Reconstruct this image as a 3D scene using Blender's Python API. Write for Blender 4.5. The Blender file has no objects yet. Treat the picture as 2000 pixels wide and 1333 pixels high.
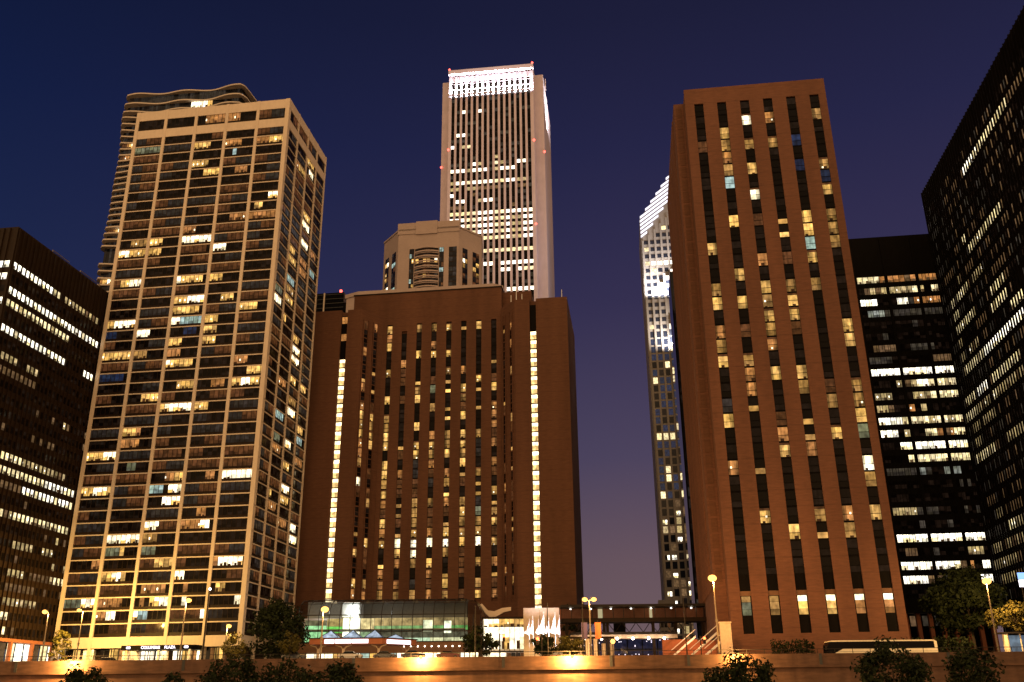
import bpy, bmesh, math, random
from mathutils import Vector, Matrix
R = math.radians
random.seed(7)
S = bpy.context.scene
COL = S.collection
# ------------------------------------------------------------------ camera
cam_d = bpy.data.cameras.new("camera")
cam = bpy.data.objects.new("camera", cam_d); COL.objects.link(cam)
cam_d.sensor_fit = 'HORIZONTAL'; cam_d.sensor_width = 36.0
cam_d.lens = 36.0 * 1821.13 / 2000.0
cam_d.clip_start = 0.5; cam_d.clip_end = 9000
PITCH, ROLL = 0.36610, -0.0098
CAMZ = -5.0
cam.matrix_world = (Matrix.Translation((0, 0, CAMZ)) @ Matrix.Rotation(math.pi / 2 + PITCH, 4, 'X')
                    @ Matrix.Rotation(ROLL, 4, 'Z'))
S.camera = cam
# ------------------------------------------------------------------ dusk sky
w = bpy.data.worlds.new("World"); S.world = w; w.use_nodes = True
nt = w.node_tree; nt.nodes.clear()
N = nt.nodes.new; L = nt.links.new
wo = N('ShaderNodeOutputWorld'); bg = N('ShaderNodeBackground'); tc = N('ShaderNodeTexCoord')
sep = N('ShaderNodeSeparateXYZ'); L(tc.outputs['Generated'], sep.inputs[0])
ramp = N('ShaderNodeValToRGB'); L(sep.outputs['Z'], ramp.inputs[0])
STOPS = [(0.0, (.165, .108, .112)), (.132, (.133, .0865, .109)), (.237, (.0723, .0561, .107)), (.392, (.0356, .0296, .0802)),
         (.536, (.0185, .0185, .0612)), (.639, (.0123, .0130, .0423)), (.80, (.0075, .0085, .028)), (1.0, (.005, .006, .02))]
e = ramp.color_ramp.elements
while len(e) < len(STOPS): e.new(0.5)
for k, (p, c) in enumerate(STOPS):
    e[k].position = p; e[k].color = (*c, 1)
# the west part of the dusk sky is bluer than the east part
mr = N('ShaderNodeMapRange'); mr.inputs[1].default_value = -.50; mr.inputs[2].default_value = .12
L(sep.outputs['X'], mr.inputs[0])
blu = N('ShaderNodeMix'); blu.data_type = 'RGBA'
L(mr.outputs[0], blu.inputs['Factor']); blu.inputs['A'].default_value = (.32, .66, .86, 1); blu.inputs['B'].default_value = (1.0, 1.0, 1.0, 1)
mul = N('ShaderNodeMix'); mul.data_type = 'RGBA'; mul.blend_type = 'MULTIPLY'; mul.inputs['Factor'].default_value = 1
L(ramp.outputs[0], mul.inputs['A']); L(blu.outputs['Result'], mul.inputs['B'])
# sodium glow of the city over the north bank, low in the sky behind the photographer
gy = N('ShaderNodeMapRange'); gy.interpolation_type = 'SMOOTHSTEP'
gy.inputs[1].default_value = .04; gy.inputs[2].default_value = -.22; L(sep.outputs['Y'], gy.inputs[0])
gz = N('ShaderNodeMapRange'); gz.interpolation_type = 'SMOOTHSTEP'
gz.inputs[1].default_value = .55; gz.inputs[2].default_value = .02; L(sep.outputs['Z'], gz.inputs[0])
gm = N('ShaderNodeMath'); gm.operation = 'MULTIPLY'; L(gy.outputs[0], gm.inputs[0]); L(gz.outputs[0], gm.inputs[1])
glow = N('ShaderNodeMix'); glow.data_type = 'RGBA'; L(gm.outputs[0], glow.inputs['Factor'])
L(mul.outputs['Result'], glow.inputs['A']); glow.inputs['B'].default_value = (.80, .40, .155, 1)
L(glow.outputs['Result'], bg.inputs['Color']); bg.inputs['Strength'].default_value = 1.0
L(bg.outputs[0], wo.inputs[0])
# ------------------------------------------------------------------ soft sodium light from the lit city across the river
sd = bpy.data.lights.new("sun", 'SUN'); sd.energy = 3.2; sd.angle = R(150); sd.color = (1.0, .62, .27)
sun = bpy.data.objects.new("sun", sd); COL.objects.link(sun)
sun.rotation_euler = Vector((.06, 1.0, -.30)).to_track_quat('-Z', 'Y').to_euler()
# ------------------------------------------------------------------ exposure
S.view_settings.view_transform = 'Standard'; S.view_settings.look = 'None'
S.view_settings.exposure = 0.0; S.view_settings.gamma = 1.0; S.view_settings.use_curve_mapping = False
S.render.engine = 'CYCLES'
S.cycles.max_bounces = 5; S.cycles.diffuse_bounces = 2; S.cycles.glossy_bounces = 3; S.cycles.transparent_max_bounces = 10
S.cycles.sample_clamp_indirect = 4.0
S.cycles.caustics_reflective = False; S.cycles.caustics_refractive = False

# ------------------------------------------------------------------ helpers
def ident(a, b, z): return (a, b, z)
def side_right(a, b, z): return (-b, a, z)      # a runs back along the +x flank
def side_left(a, b, z): return (b, -a, z)       # a runs forward along the -x flank

class MB:
    def __init__(s, T=ident): s.v = []; s.f = []; s.m = []; s.c = []; s.T = T
    def face(s, pts, mi=0, col=(0, 0, 0)):
        n = len(s.v); s.v += [s.T(*p) for p in pts]; s.f.append(tuple(range(n, n + len(pts)))); s.m.append(mi); s.c.append(col)
    def rect(s, a0, a1, z0, z1, b, mi=0, col=(0, 0, 0)):
        s.face([(a0, b, z0), (a1, b, z0), (a1, b, z1), (a0, b, z1)], mi, col)
    def box(s, a0, a1, b0, b1, z0, z1, mi=0, col=(0, 0, 0)):
        p = [(a0, b0, z0), (a1, b0, z0), (a1, b1, z0), (a0, b1, z0), (a0, b0, z1), (a1, b0, z1), (a1, b1, z1), (a0, b1, z1)]
        n = len(s.v); s.v += [s.T(*q) for q in p]
        for q in ((0, 1, 5, 4), (1, 2, 6, 5), (2, 3, 7, 6), (3, 0, 4, 7), (4, 5, 6, 7), (3, 2, 1, 0)):
            s.f.append(tuple(n + i for i in q)); s.m.append(mi); s.c.append(col)
    def prism(s, poly, z0, z1, mi=0, cap=True):
        n = len(s.v); k = len(poly)
        s.v += [s.T(x, y, z0) for x, y in poly] + [s.T(x, y, z1) for x, y in poly]
        for i in range(k):
            j = (i + 1) % k; s.f.append((n + i, n + j, n + k + j, n + k + i)); s.m.append(mi); s.c.append((0, 0, 0))
        if cap:
            s.f.append(tuple(n + k + i for i in range(k))); s.f.append(tuple(n + i for i in reversed(range(k))))
            s.m += [mi, mi]; s.c += [(0, 0, 0)] * 2
    def tube(s, pts, r0, r1=None, n=8, mi=0, col=(0, 0, 0)):
        r1 = r0 if r1 is None else r1
        pts = [Vector(s.T(*p)) for p in pts]; base = len(s.v); K = len(pts)
        for i, p in enumerate(pts):
            d = (pts[min(i + 1, K - 1)] - pts[max(i - 1, 0)]).normalized()
            a = d.orthogonal().normalized() if abs(d.z) < .9 else Vector((1, 0, 0)); a = (a - d * a.dot(d)).normalized(); b = d.cross(a)
            r = r0 + (r1 - r0) * i / max(1, K - 1)
            for t in range(n):
                q = 2 * math.pi * t / n; s.v.append(tuple(p + a * (r * math.cos(q)) + b * (r * math.sin(q))))
        for i in range(K - 1):
            for t in range(n):
                u = (t + 1) % n
                s.f.append((base + i * n + t, base + i * n + u, base + (i + 1) * n + u, base + (i + 1) * n + t)); s.m.append(mi); s.c.append(col)
        s.f.append(tuple(base + t for t in reversed(range(n)))); s.f.append(tuple(base + (K - 1) * n + t for t in range(n)))
        s.m += [mi, mi]; s.c += [col, col]
    def ball(s, c, r, n=10, mi=0, col=(0, 0, 0), sz=1.0):
        rows = n // 2; base = len(s.v); c = Vector(s.T(*c))
        for i in range(rows + 1):
            th = math.pi * i / rows
            for t in range(n):
                q = 2 * math.pi * t / n
                s.v.append((c.x + r * math.sin(th) * math.cos(q), c.y + r * math.sin(th) * math.sin(q), c.z + r * sz * math.cos(th)))
        for i in range(rows):
            for t in range(n):
                u = (t + 1) % n
                s.f.append((base + (i + 1) * n + t, base + (i + 1) * n + u, base + i * n + u, base + i * n + t)); s.m.append(mi); s.c.append(col)
    def join(s, o):
        n = len(s.v); s.v += o.v; s.f += [tuple(i + n for i in q) for q in o.f]; s.m += o.m; s.c += o.c
    def build(s, name, mats, parent=None, smooth=False, **props):
        me = bpy.data.meshes.new(name); me.from_pydata(s.v, [], s.f)
        for m in (mats if isinstance(mats, (list, tuple)) else [mats]): me.materials.append(m)
        me.polygons.foreach_set('material_index', s.m)
        if any(c != (0, 0, 0) for c in s.c):
            at = me.attributes.new('lit', 'FLOAT_COLOR', 'CORNER'); buf = []
            for q, c in zip(s.f, s.c): buf += [c[0], c[1], c[2], 1.0] * len(q)
            at.data.foreach_set('color', buf)
        if smooth: me.polygons.foreach_set('use_smooth', [True] * len(s.f))
        me.update()
        o = bpy.data.objects.new(name, me); COL.objects.link(o)
        if parent: o.parent = parent
        for k, x in props.items(): o[k] = x
        return o

def thing(name, label, cat, loc=(0, 0, 0), rz=0.0, group=None):
    o = bpy.data.objects.new(name, None); COL.objects.link(o); o.empty_display_size = .5
    o.location = loc; o.rotation_euler = (0, 0, rz); o['label'] = label; o['category'] = cat
    if group: o['group'] = group
    return o
def copy_tree(o, parent=None):
    c = o.copy(); COL.objects.link(c)
    if parent: c.parent = parent
    for ch in list(o.children): copy_tree(ch, c)
    return c
def lamp(kind, name, loc, energy, color, parent=None, radius=.15, **kw):
    d = bpy.data.lights.new(name, kind); d.energy = energy; d.color = color
    if kind in ('POINT', 'SPOT'): d.shadow_soft_size = radius
    for k, x in kw.items(): setattr(d, k, x)
    o = bpy.data.objects.new(name, d); COL.objects.link(o); o.location = loc
    if parent: o.parent = parent
    return o

def lettering(text, size, depth, mat, parent, loc, spacing=1.0):
    f = bpy.data.curves.new('lettering', 'FONT'); f.body = text; f.size = size; f.extrude = depth; f.align_x = 'CENTER'; f.space_character = spacing
    tmp = bpy.data.objects.new('lettering', f); COL.objects.link(tmp)
    me = bpy.data.meshes.new_from_object(tmp.evaluated_get(bpy.context.evaluated_depsgraph_get()))
    bpy.data.objects.remove(tmp); me.materials.clear(); me.materials.append(mat); me.name = 'lettering'
    o = bpy.data.objects.new('lettering', me); COL.objects.link(o); o.parent = parent; o.location = loc; o.rotation_euler = (R(90), 0, 0)
    return o

# ------------------------------------------------------------------ materials
def newmat(name):
    m = bpy.data.materials.new(name); m.use_nodes = True; m.node_tree.nodes.clear(); return m, m.node_tree
def stone(name, col, rough=.75, var=.18, scale=(.12, .12, .12), fine=(2, 2, 2), fvar=.10, bump=.0, spec=.3, metal=0.0, joint=0.0):
    m, t = newmat(name); n = t.nodes.new; l = t.links.new
    out = n('ShaderNodeOutputMaterial'); p = n('ShaderNodeBsdfPrincipled'); l(p.outputs[0], out.inputs[0])
    g = n('ShaderNodeTexCoord')
    fac = None
    for sc, v in ((scale, var), (fine, fvar)):
        mp = n('ShaderNodeMapping'); mp.inputs['Scale'].default_value = sc; l(g.outputs['Object'], mp.inputs[0])
        no = n('ShaderNodeTexNoise'); no.inputs['Scale'].default_value = 1; no.inputs['Detail'].default_value = 5; l(mp.outputs[0], no.inputs[0])
        r = n('ShaderNodeMapRange'); r.inputs[1].default_value = .25; r.inputs[2].default_value = .75
        r.inputs[3].default_value = 1 - v; r.inputs[4].default_value = 1 + v; l(no.outputs[0], r.inputs[0])
        if fac is None: fac = r.outputs[0]
        else:
            q = n('ShaderNodeMath'); q.operation = 'MULTIPLY'; l(fac, q.inputs[0]); l(r.outputs[0], q.inputs[1]); fac = q.outputs[0]
            if bump:
                b = n('ShaderNodeBump'); b.inputs['Strength'].default_value = bump; b.inputs['Distance'].default_value = .05
                l(no.outputs[0], b.inputs['Height']); l(b.outputs[0], p.inputs['Normal'])
    if joint:
        sx = n('ShaderNodeSeparateXYZ'); l(g.outputs['Object'], sx.inputs[0])
        for comp, per, wd in (('Z', joint, .030),):
            dv = n('ShaderNodeMath'); dv.operation = 'DIVIDE'; l(sx.outputs[comp], dv.inputs[0]); dv.inputs[1].default_value = per
            fr = n('ShaderNodeMath'); fr.operation = 'FRACT'; l(dv.outputs[0], fr.inputs[0])
            lt = n('ShaderNodeMath'); lt.operation = 'LESS_THAN'; l(fr.outputs[0], lt.inputs[0]); lt.inputs[1].default_value = wd * 3
            ml = n('ShaderNodeMath'); ml.operation = 'MULTIPLY_ADD'; l(lt.outputs[0], ml.inputs[0]); ml.inputs[1].default_value = -.11; ml.inputs[2].default_value = 1
            q = n('ShaderNodeMath'); q.operation = 'MULTIPLY'; l(fac, q.inputs[0]); l(ml.outputs[0], q.inputs[1]); fac = q.outputs[0]
    vm = n('ShaderNodeVectorMath'); vm.operation = 'SCALE'; vm.inputs[0].default_value = col; l(fac, vm.inputs['Scale'])
    l(vm.outputs[0], p.inputs['Base Color'])
    p.inputs['Roughness'].default_value = rough; p.inputs['Specular IOR Level'].default_value = spec; p.inputs['Metallic'].default_value = metal
    return m
def window_mat(name, base=(.005, .004, .004), rough=.08, spec=.05, nscale=(1.1, 1.1, .9), lo=.45, hi=1.5, wob=.03):
    m, t = newmat(name); n = t.nodes.new; l = t.links.new
    out = n('ShaderNodeOutputMaterial'); p = n('ShaderNodeBsdfPrincipled'); l(p.outputs[0], out.inputs[0])
    p.inputs['Base Color'].default_value = (*base, 1); p.inputs['Roughness'].default_value = rough
    p.inputs['Specular IOR Level'].default_value = spec
    at = n('ShaderNodeAttribute'); at.attribute_name = 'lit'
    g = n('ShaderNodeTexCoord'); mp = n('ShaderNodeMapping'); mp.inputs['Scale'].default_value = nscale; l(g.outputs['Object'], mp.inputs[0])
    no = n('ShaderNodeTexNoise'); no.inputs['Scale'].default_value = 1; no.inputs['Detail'].default_value = 3; l(mp.outputs[0], no.inputs[0])
    r = n('ShaderNodeMapRange'); r.inputs[1].default_value = .3; r.inputs[2].default_value = .7
    r.inputs[3].default_value = lo; r.inputs[4].default_value = hi; l(no.outputs[0], r.inputs[0])
    vm = n('ShaderNodeVectorMath'); vm.operation = 'SCALE'; l(at.outputs['Color'], vm.inputs[0]); l(r.outputs[0], vm.inputs['Scale'])
    l(vm.outputs[0], p.inputs['Emission Color']); p.inputs['Emission Strength'].default_value = 1.0
    # old float glass is never quite flat
    nb = n('ShaderNodeTexNoise'); nb.inputs['Scale'].default_value = .35; nb.inputs['Detail'].default_value = 2; l(g.outputs['Object'], nb.inputs[0])
    b = n('ShaderNodeBump'); b.inputs['Strength'].default_value = wob; b.inputs['Distance'].default_value = 1.0; l(nb.outputs[0], b.inputs['Height'])
    l(b.outputs[0], p.inputs['Normal'])
    m.cycles.emission_sampling = 'NONE'
    return m
def emit(name, col, strength=1.0, sample=False):
    m, t = newmat(name); n = t.nodes.new
    out = n('ShaderNodeOutputMaterial'); em = n('ShaderNodeEmission'); em.inputs[0].default_value = (*col, 1); em.inputs[1].default_value = strength
    t.links.new(em.outputs[0], out.inputs[0])
    if not sample: m.cycles.emission_sampling = 'NONE'
    return m
def clear_glass(name, tint=(.75, .85, .85), refl=.06):
    m, t = newmat(name); n = t.nodes.new; l = t.links.new
    out = n('ShaderNodeOutputMaterial'); tr = n('ShaderNodeBsdfTransparent'); tr.inputs[0].default_value = (*tint, 1)
    gl = n('ShaderNodeBsdfGlossy'); gl.inputs['Roughness'].default_value = .05; gl.inputs[0].default_value = (.9, .95, 1, 1)
    lw = n('ShaderNodeLayerWeight'); lw.inputs[0].default_value = refl
    mx = n('ShaderNodeMixShader'); l(lw.outputs['Fresnel'], mx.inputs[0]); l(tr.outputs[0], mx.inputs[1]); l(gl.outputs[0], mx.inputs[2]); l(mx.outputs[0], out.inputs[0])
    return m
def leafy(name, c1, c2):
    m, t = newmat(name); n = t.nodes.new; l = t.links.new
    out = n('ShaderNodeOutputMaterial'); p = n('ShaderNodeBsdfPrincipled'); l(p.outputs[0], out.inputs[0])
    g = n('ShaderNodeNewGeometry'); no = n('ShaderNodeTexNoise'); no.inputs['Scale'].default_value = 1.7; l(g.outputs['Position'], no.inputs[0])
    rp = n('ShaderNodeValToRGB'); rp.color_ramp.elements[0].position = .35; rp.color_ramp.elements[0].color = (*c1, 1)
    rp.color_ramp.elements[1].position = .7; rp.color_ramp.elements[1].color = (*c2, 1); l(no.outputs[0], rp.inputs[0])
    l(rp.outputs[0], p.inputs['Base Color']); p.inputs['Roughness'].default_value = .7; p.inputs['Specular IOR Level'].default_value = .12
    return m

M = dict(
    concrete=stone('warm_concrete', (.60, .50, .40), .8, .06, fine=(1.2, 1.2, .5), fvar=.07),
    brick=stone('brown_brick', (.140, .062, .038), .9, .20, (.22, .22, .022), (.6, .6, 3.4), .20, joint=3.1),
    brick2=stone('umber_brick', (.112, .050, .029), .9, .20, (.20, .20, .02), (.6, .6, 3.2), .18, joint=2.8),
    granite=stone('white_granite', (.45, .385, .47), .7, .07, fine=(.6, .6, .25), fvar=.06),
    limestone=stone('limestone', (.345, .275, .265), .8, .08, fine=(.7, .7, 1.5), fvar=.06),
    prugranite=stone('grey_granite', (.135, .122, .118), .6, .08, fine=(1, 1, 1), fvar=.08),
    bronze=stone('dark_bronze_metal', (.019, .011, .0065), .5, .15, fine=(1.5, 1.5, .3), fvar=.2, spec=.10),
    black=stone('black_metal', (.0055, .0045, .004), .5, .15, fine=(1.5, 1.5, .3), fvar=.2, spec=.03),
    slab=stone('pale_balcony_concrete', (.50, .43, .37), .8, .06),
    asphalt=stone('asphalt', (.05, .05, .05), .9, .2, fine=(4, 4, 4), bump=.3),
    paving=stone('paving', (.22, .20, .18), .85, .15),
    wallcon=stone('stained_river_wall_concrete', (.105, .056, .036), .85, .34, (.55, 1, .05), (.5, 1, 2.2), .30, bump=.25),
    tan=stone('tan_stone', (.58, .46, .34), .8, .10, fine=(2.2, 2.2, 2.2), fvar=.12),
    steel=stone('dark_painted_steel', (.02, .016, .014), .5, .1, spec=.15),
    brownfascia=stone('brown_painted_fascia', (.15, .075, .04), .6, .12),
    polemetal=stone('galvanised_pole', (.20, .16, .12), .5, .1, spec=.3, metal=.2),
    white=stone('white_paint', (.78, .76, .74), .45, .05, spec=.5),
    cream=stone('cream_bus_paint', (.80, .72, .55), .35, .04, spec=.5),
    carblue=stone('dark_blue_car_paint', (.03, .04, .07), .25, .05, spec=.6),
    carsilver=stone('silver_car_paint', (.45, .45, .47), .3, .05, spec=.6, metal=.4),
    carred=stone('dark_red_car_paint', (.16, .02, .02), .3, .05, spec=.6),
    rubber=stone('rubber', (.02, .02, .02), .8, .1),
    bark=stone('bark', (.06, .045, .03), .9, .3, fine=(6, 6, 1.5), fvar=.3, bump=.5),
    orange=stone('orange_banner_cloth', (.75, .16, .05), .8, .05),
    purple=stone('dark_banner_cloth', (.07, .05, .12), .8, .05),
    redwall=stone('rust_red_and_redlit_wall', (.34, .12, .06), .8, .12),  # own red on some walls, red light put into the colour on others
    cloth=stone('white_flag_cloth', (.85, .83, .86), .8, .03),
    win=window_mat('window_glass'),
    winoff=window_mat('office_window_glass', (.005, .004, .004), spec=.04, nscale=(.9, .9, .9)),
    winblue=window_mat('blue_window_glass', (.007, .009, .016), .06, .14),
    darkglass=window_mat('tinted_dark_glass', (.006, .006, .007), .05, .14),
    coachglass=stone('black_coach_glass', (.004, .004, .006), .15, .05, spec=.04),
    glass=clear_glass('clear_glass'),
    roofglass=clear_glass('smoky_roof_glass', (.52, .58, .62), .10),
    water=None,
    leaf=leafy('dark_green_leaves', (.006, .010, .003), (.020, .027, .007)),
    leaf_lit=leafy('lamplit_leaves', (.036, .034, .008), (.115, .095, .022)),  # brighter leaf colour, with the lamplight on these trees put into it
    sodium=emit('sodium_lamp_glow', (1, .46, .10), 3.4),
    whitelamp=emit('white_lamp_glow', (1, .86, .72), 12.0),
    redlamp=emit('red_beacon_glow', (1, .10, .07), 5.0),
    redsig=emit('red_signal_glow', (1, .12, .03), 9.0),
    signwhite=emit('lit_sign_white', (1.0, .90, .95), 2.4),
    letters=emit('lit_letters', (1.0, .88, 1.0), 3.2),
    blueglow=emit('blue_crown_light', (.10, .16, 1.0), 2.0),
    stripe=emit('white_crown_tube_light', (.95, .90, 1.0), 1.5),
    star=emit('starlight', (.8, .85, 1.0), .9),
)
def water_mat():
    m, t = newmat('river_water'); n = t.nodes.new; l = t.links.new
    out = n('ShaderNodeOutputMaterial'); p = n('ShaderNodeBsdfPrincipled'); l(p.outputs[0], out.inputs[0])
    p.inputs['Base Color'].default_value = (.01, .015, .018, 1); p.inputs['Roughness'].default_value = .08
    no = n('ShaderNodeTexNoise'); no.inputs['Scale'].default_value = .6; no.inputs['Detail'].default_value = 6
    g = n('ShaderNodeNewGeometry'); l(g.outputs['Position'], no.inputs[0])
    b = n('ShaderNodeBump'); b.inputs['Strength'].default_value = .4; l(no.outputs[0], b.inputs['Height']); l(b.outputs[0], p.inputs['Normal'])
    return m
M['water'] = water_mat()

# ------------------------------------------------------------------ lit rooms
EM = {'W': (2.5, 2.1, 1.35), 'Y': (1.02, .56, .145), 'y': (.42, .215, .058), 'O': (.50, .205, .058), 'o': (.095, .034, .011),
      'C': (.34, .46, .40), 'B': (.012, .020, .046), 'G': (.15, .15, .085), 'g': (.022, .017, .013)}
# fluorescent office floors are whiter than rooms lit by table lamps
EM_OFFICE = dict(EM, W=(2.7, 2.45, 1.9), Y=(1.35, 1.08, .56), y=(.55, .40, .18), o=(.15, .085, .038), g=(.045, .036, .026), G=(.24, .25, .20))
EM_NOW = [EM]
rnd = random.Random(11)
def lit(code, k=1.0, j=.28):
    if code == '.':
        if rnd.random() < .45: return (0, 0, 0)
        s = .012 * rnd.random(); return (s, s * .55, s * .35)
    c = EM_NOW[0][code]; s = k * rnd.uniform(1 - j, 1 + j); t = rnd.uniform(.88, 1.12)
    return (c[0] * s, c[1] * s, c[2] * s * t)
def pane_grid(mb, a0, a1, z0, z1, b, codes, gap=.07, split=None, mi=0, drop=0.0):
    """a row of panes with thin gaps (the mullions stand in them); each pane has an upper and a lower light level"""
    n = len(codes); wd = (a1 - a0) / n
    for i, cd in enumerate(codes):
        p0, p1 = a0 + i * wd + gap / 2, a0 + (i + 1) * wd - gap / 2
        zs = z0 + (z1 - z0) * (split if split else rnd.uniform(.3, .6))
        if cd in 'hH':
            mb.rect(p0, p1, zs + .03, z1, b, mi, lit('.')); mb.rect(p0, p1, z0, zs - .03, b, mi, lit('Y' if cd == 'H' else 'y', 1.2)); continue
        k = 1.0
        if cd in 'WYyO' and rnd.random() < .18: k = .6
        up = lit(cd, k * 1.1)
        dn = lit(cd, k * (rnd.uniform(.45, 1.0) if cd != '.' else 1))
        if cd == 'W' and rnd.random() < .25: dn = lit('Y', 1.2)
        mb.rect(p0, p1, zs, z1, b, mi, up); mb.rect(p0, p1, z0, zs - (.035 if split else 0), b, mi, dn)
        if cd in 'WYyO' and wd > .7:
            q = rnd.random(); h = z1 - z0
            if q < .16: x = rnd.uniform(p0, p1 - .3); mb.rect(x, x + .3, z0 + h * .35, z0 + h * .62, b - .012, mi, lit('W', 1.1))          # lamp
            if q > .45: x = rnd.uniform(p0, p1 - .5); mb.rect(x, min(p1, x + rnd.uniform(.4, .9)), z0, z0 + h * rnd.uniform(.15, .45), b - .014, mi, lit('o', .6))   # furniture
def build_windows(parent, cells, mats, most=100, name='window'):
    """cells: (mesh builder, centre).  The ones that show largest are parts of their own, the rest one part."""
    mw = parent.matrix_basis
    inv = cam.matrix_world.inverted()
    def size(c):
        p = inv @ (mw @ Vector(c)); x = p.x / -p.z * 1821.13; y = p.y / -p.z * 1821.13
        d = p.length
        return d if (abs(x) < 1010 and abs(y) < 676) else d + 1e5
    cells = sorted(cells, key=lambda q: size(q[1]))
    for mb, c in cells[:most]: mb.build(name, mats, parent)
    rest = MB()
    for mb, c in cells[most:]: rest.join(mb)
    if rest.v: rest.build('window_field', mats, parent, kind='stuff')

cam.matrix_basis = cam.matrix_world
bpy.context.view_layer.update()

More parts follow.
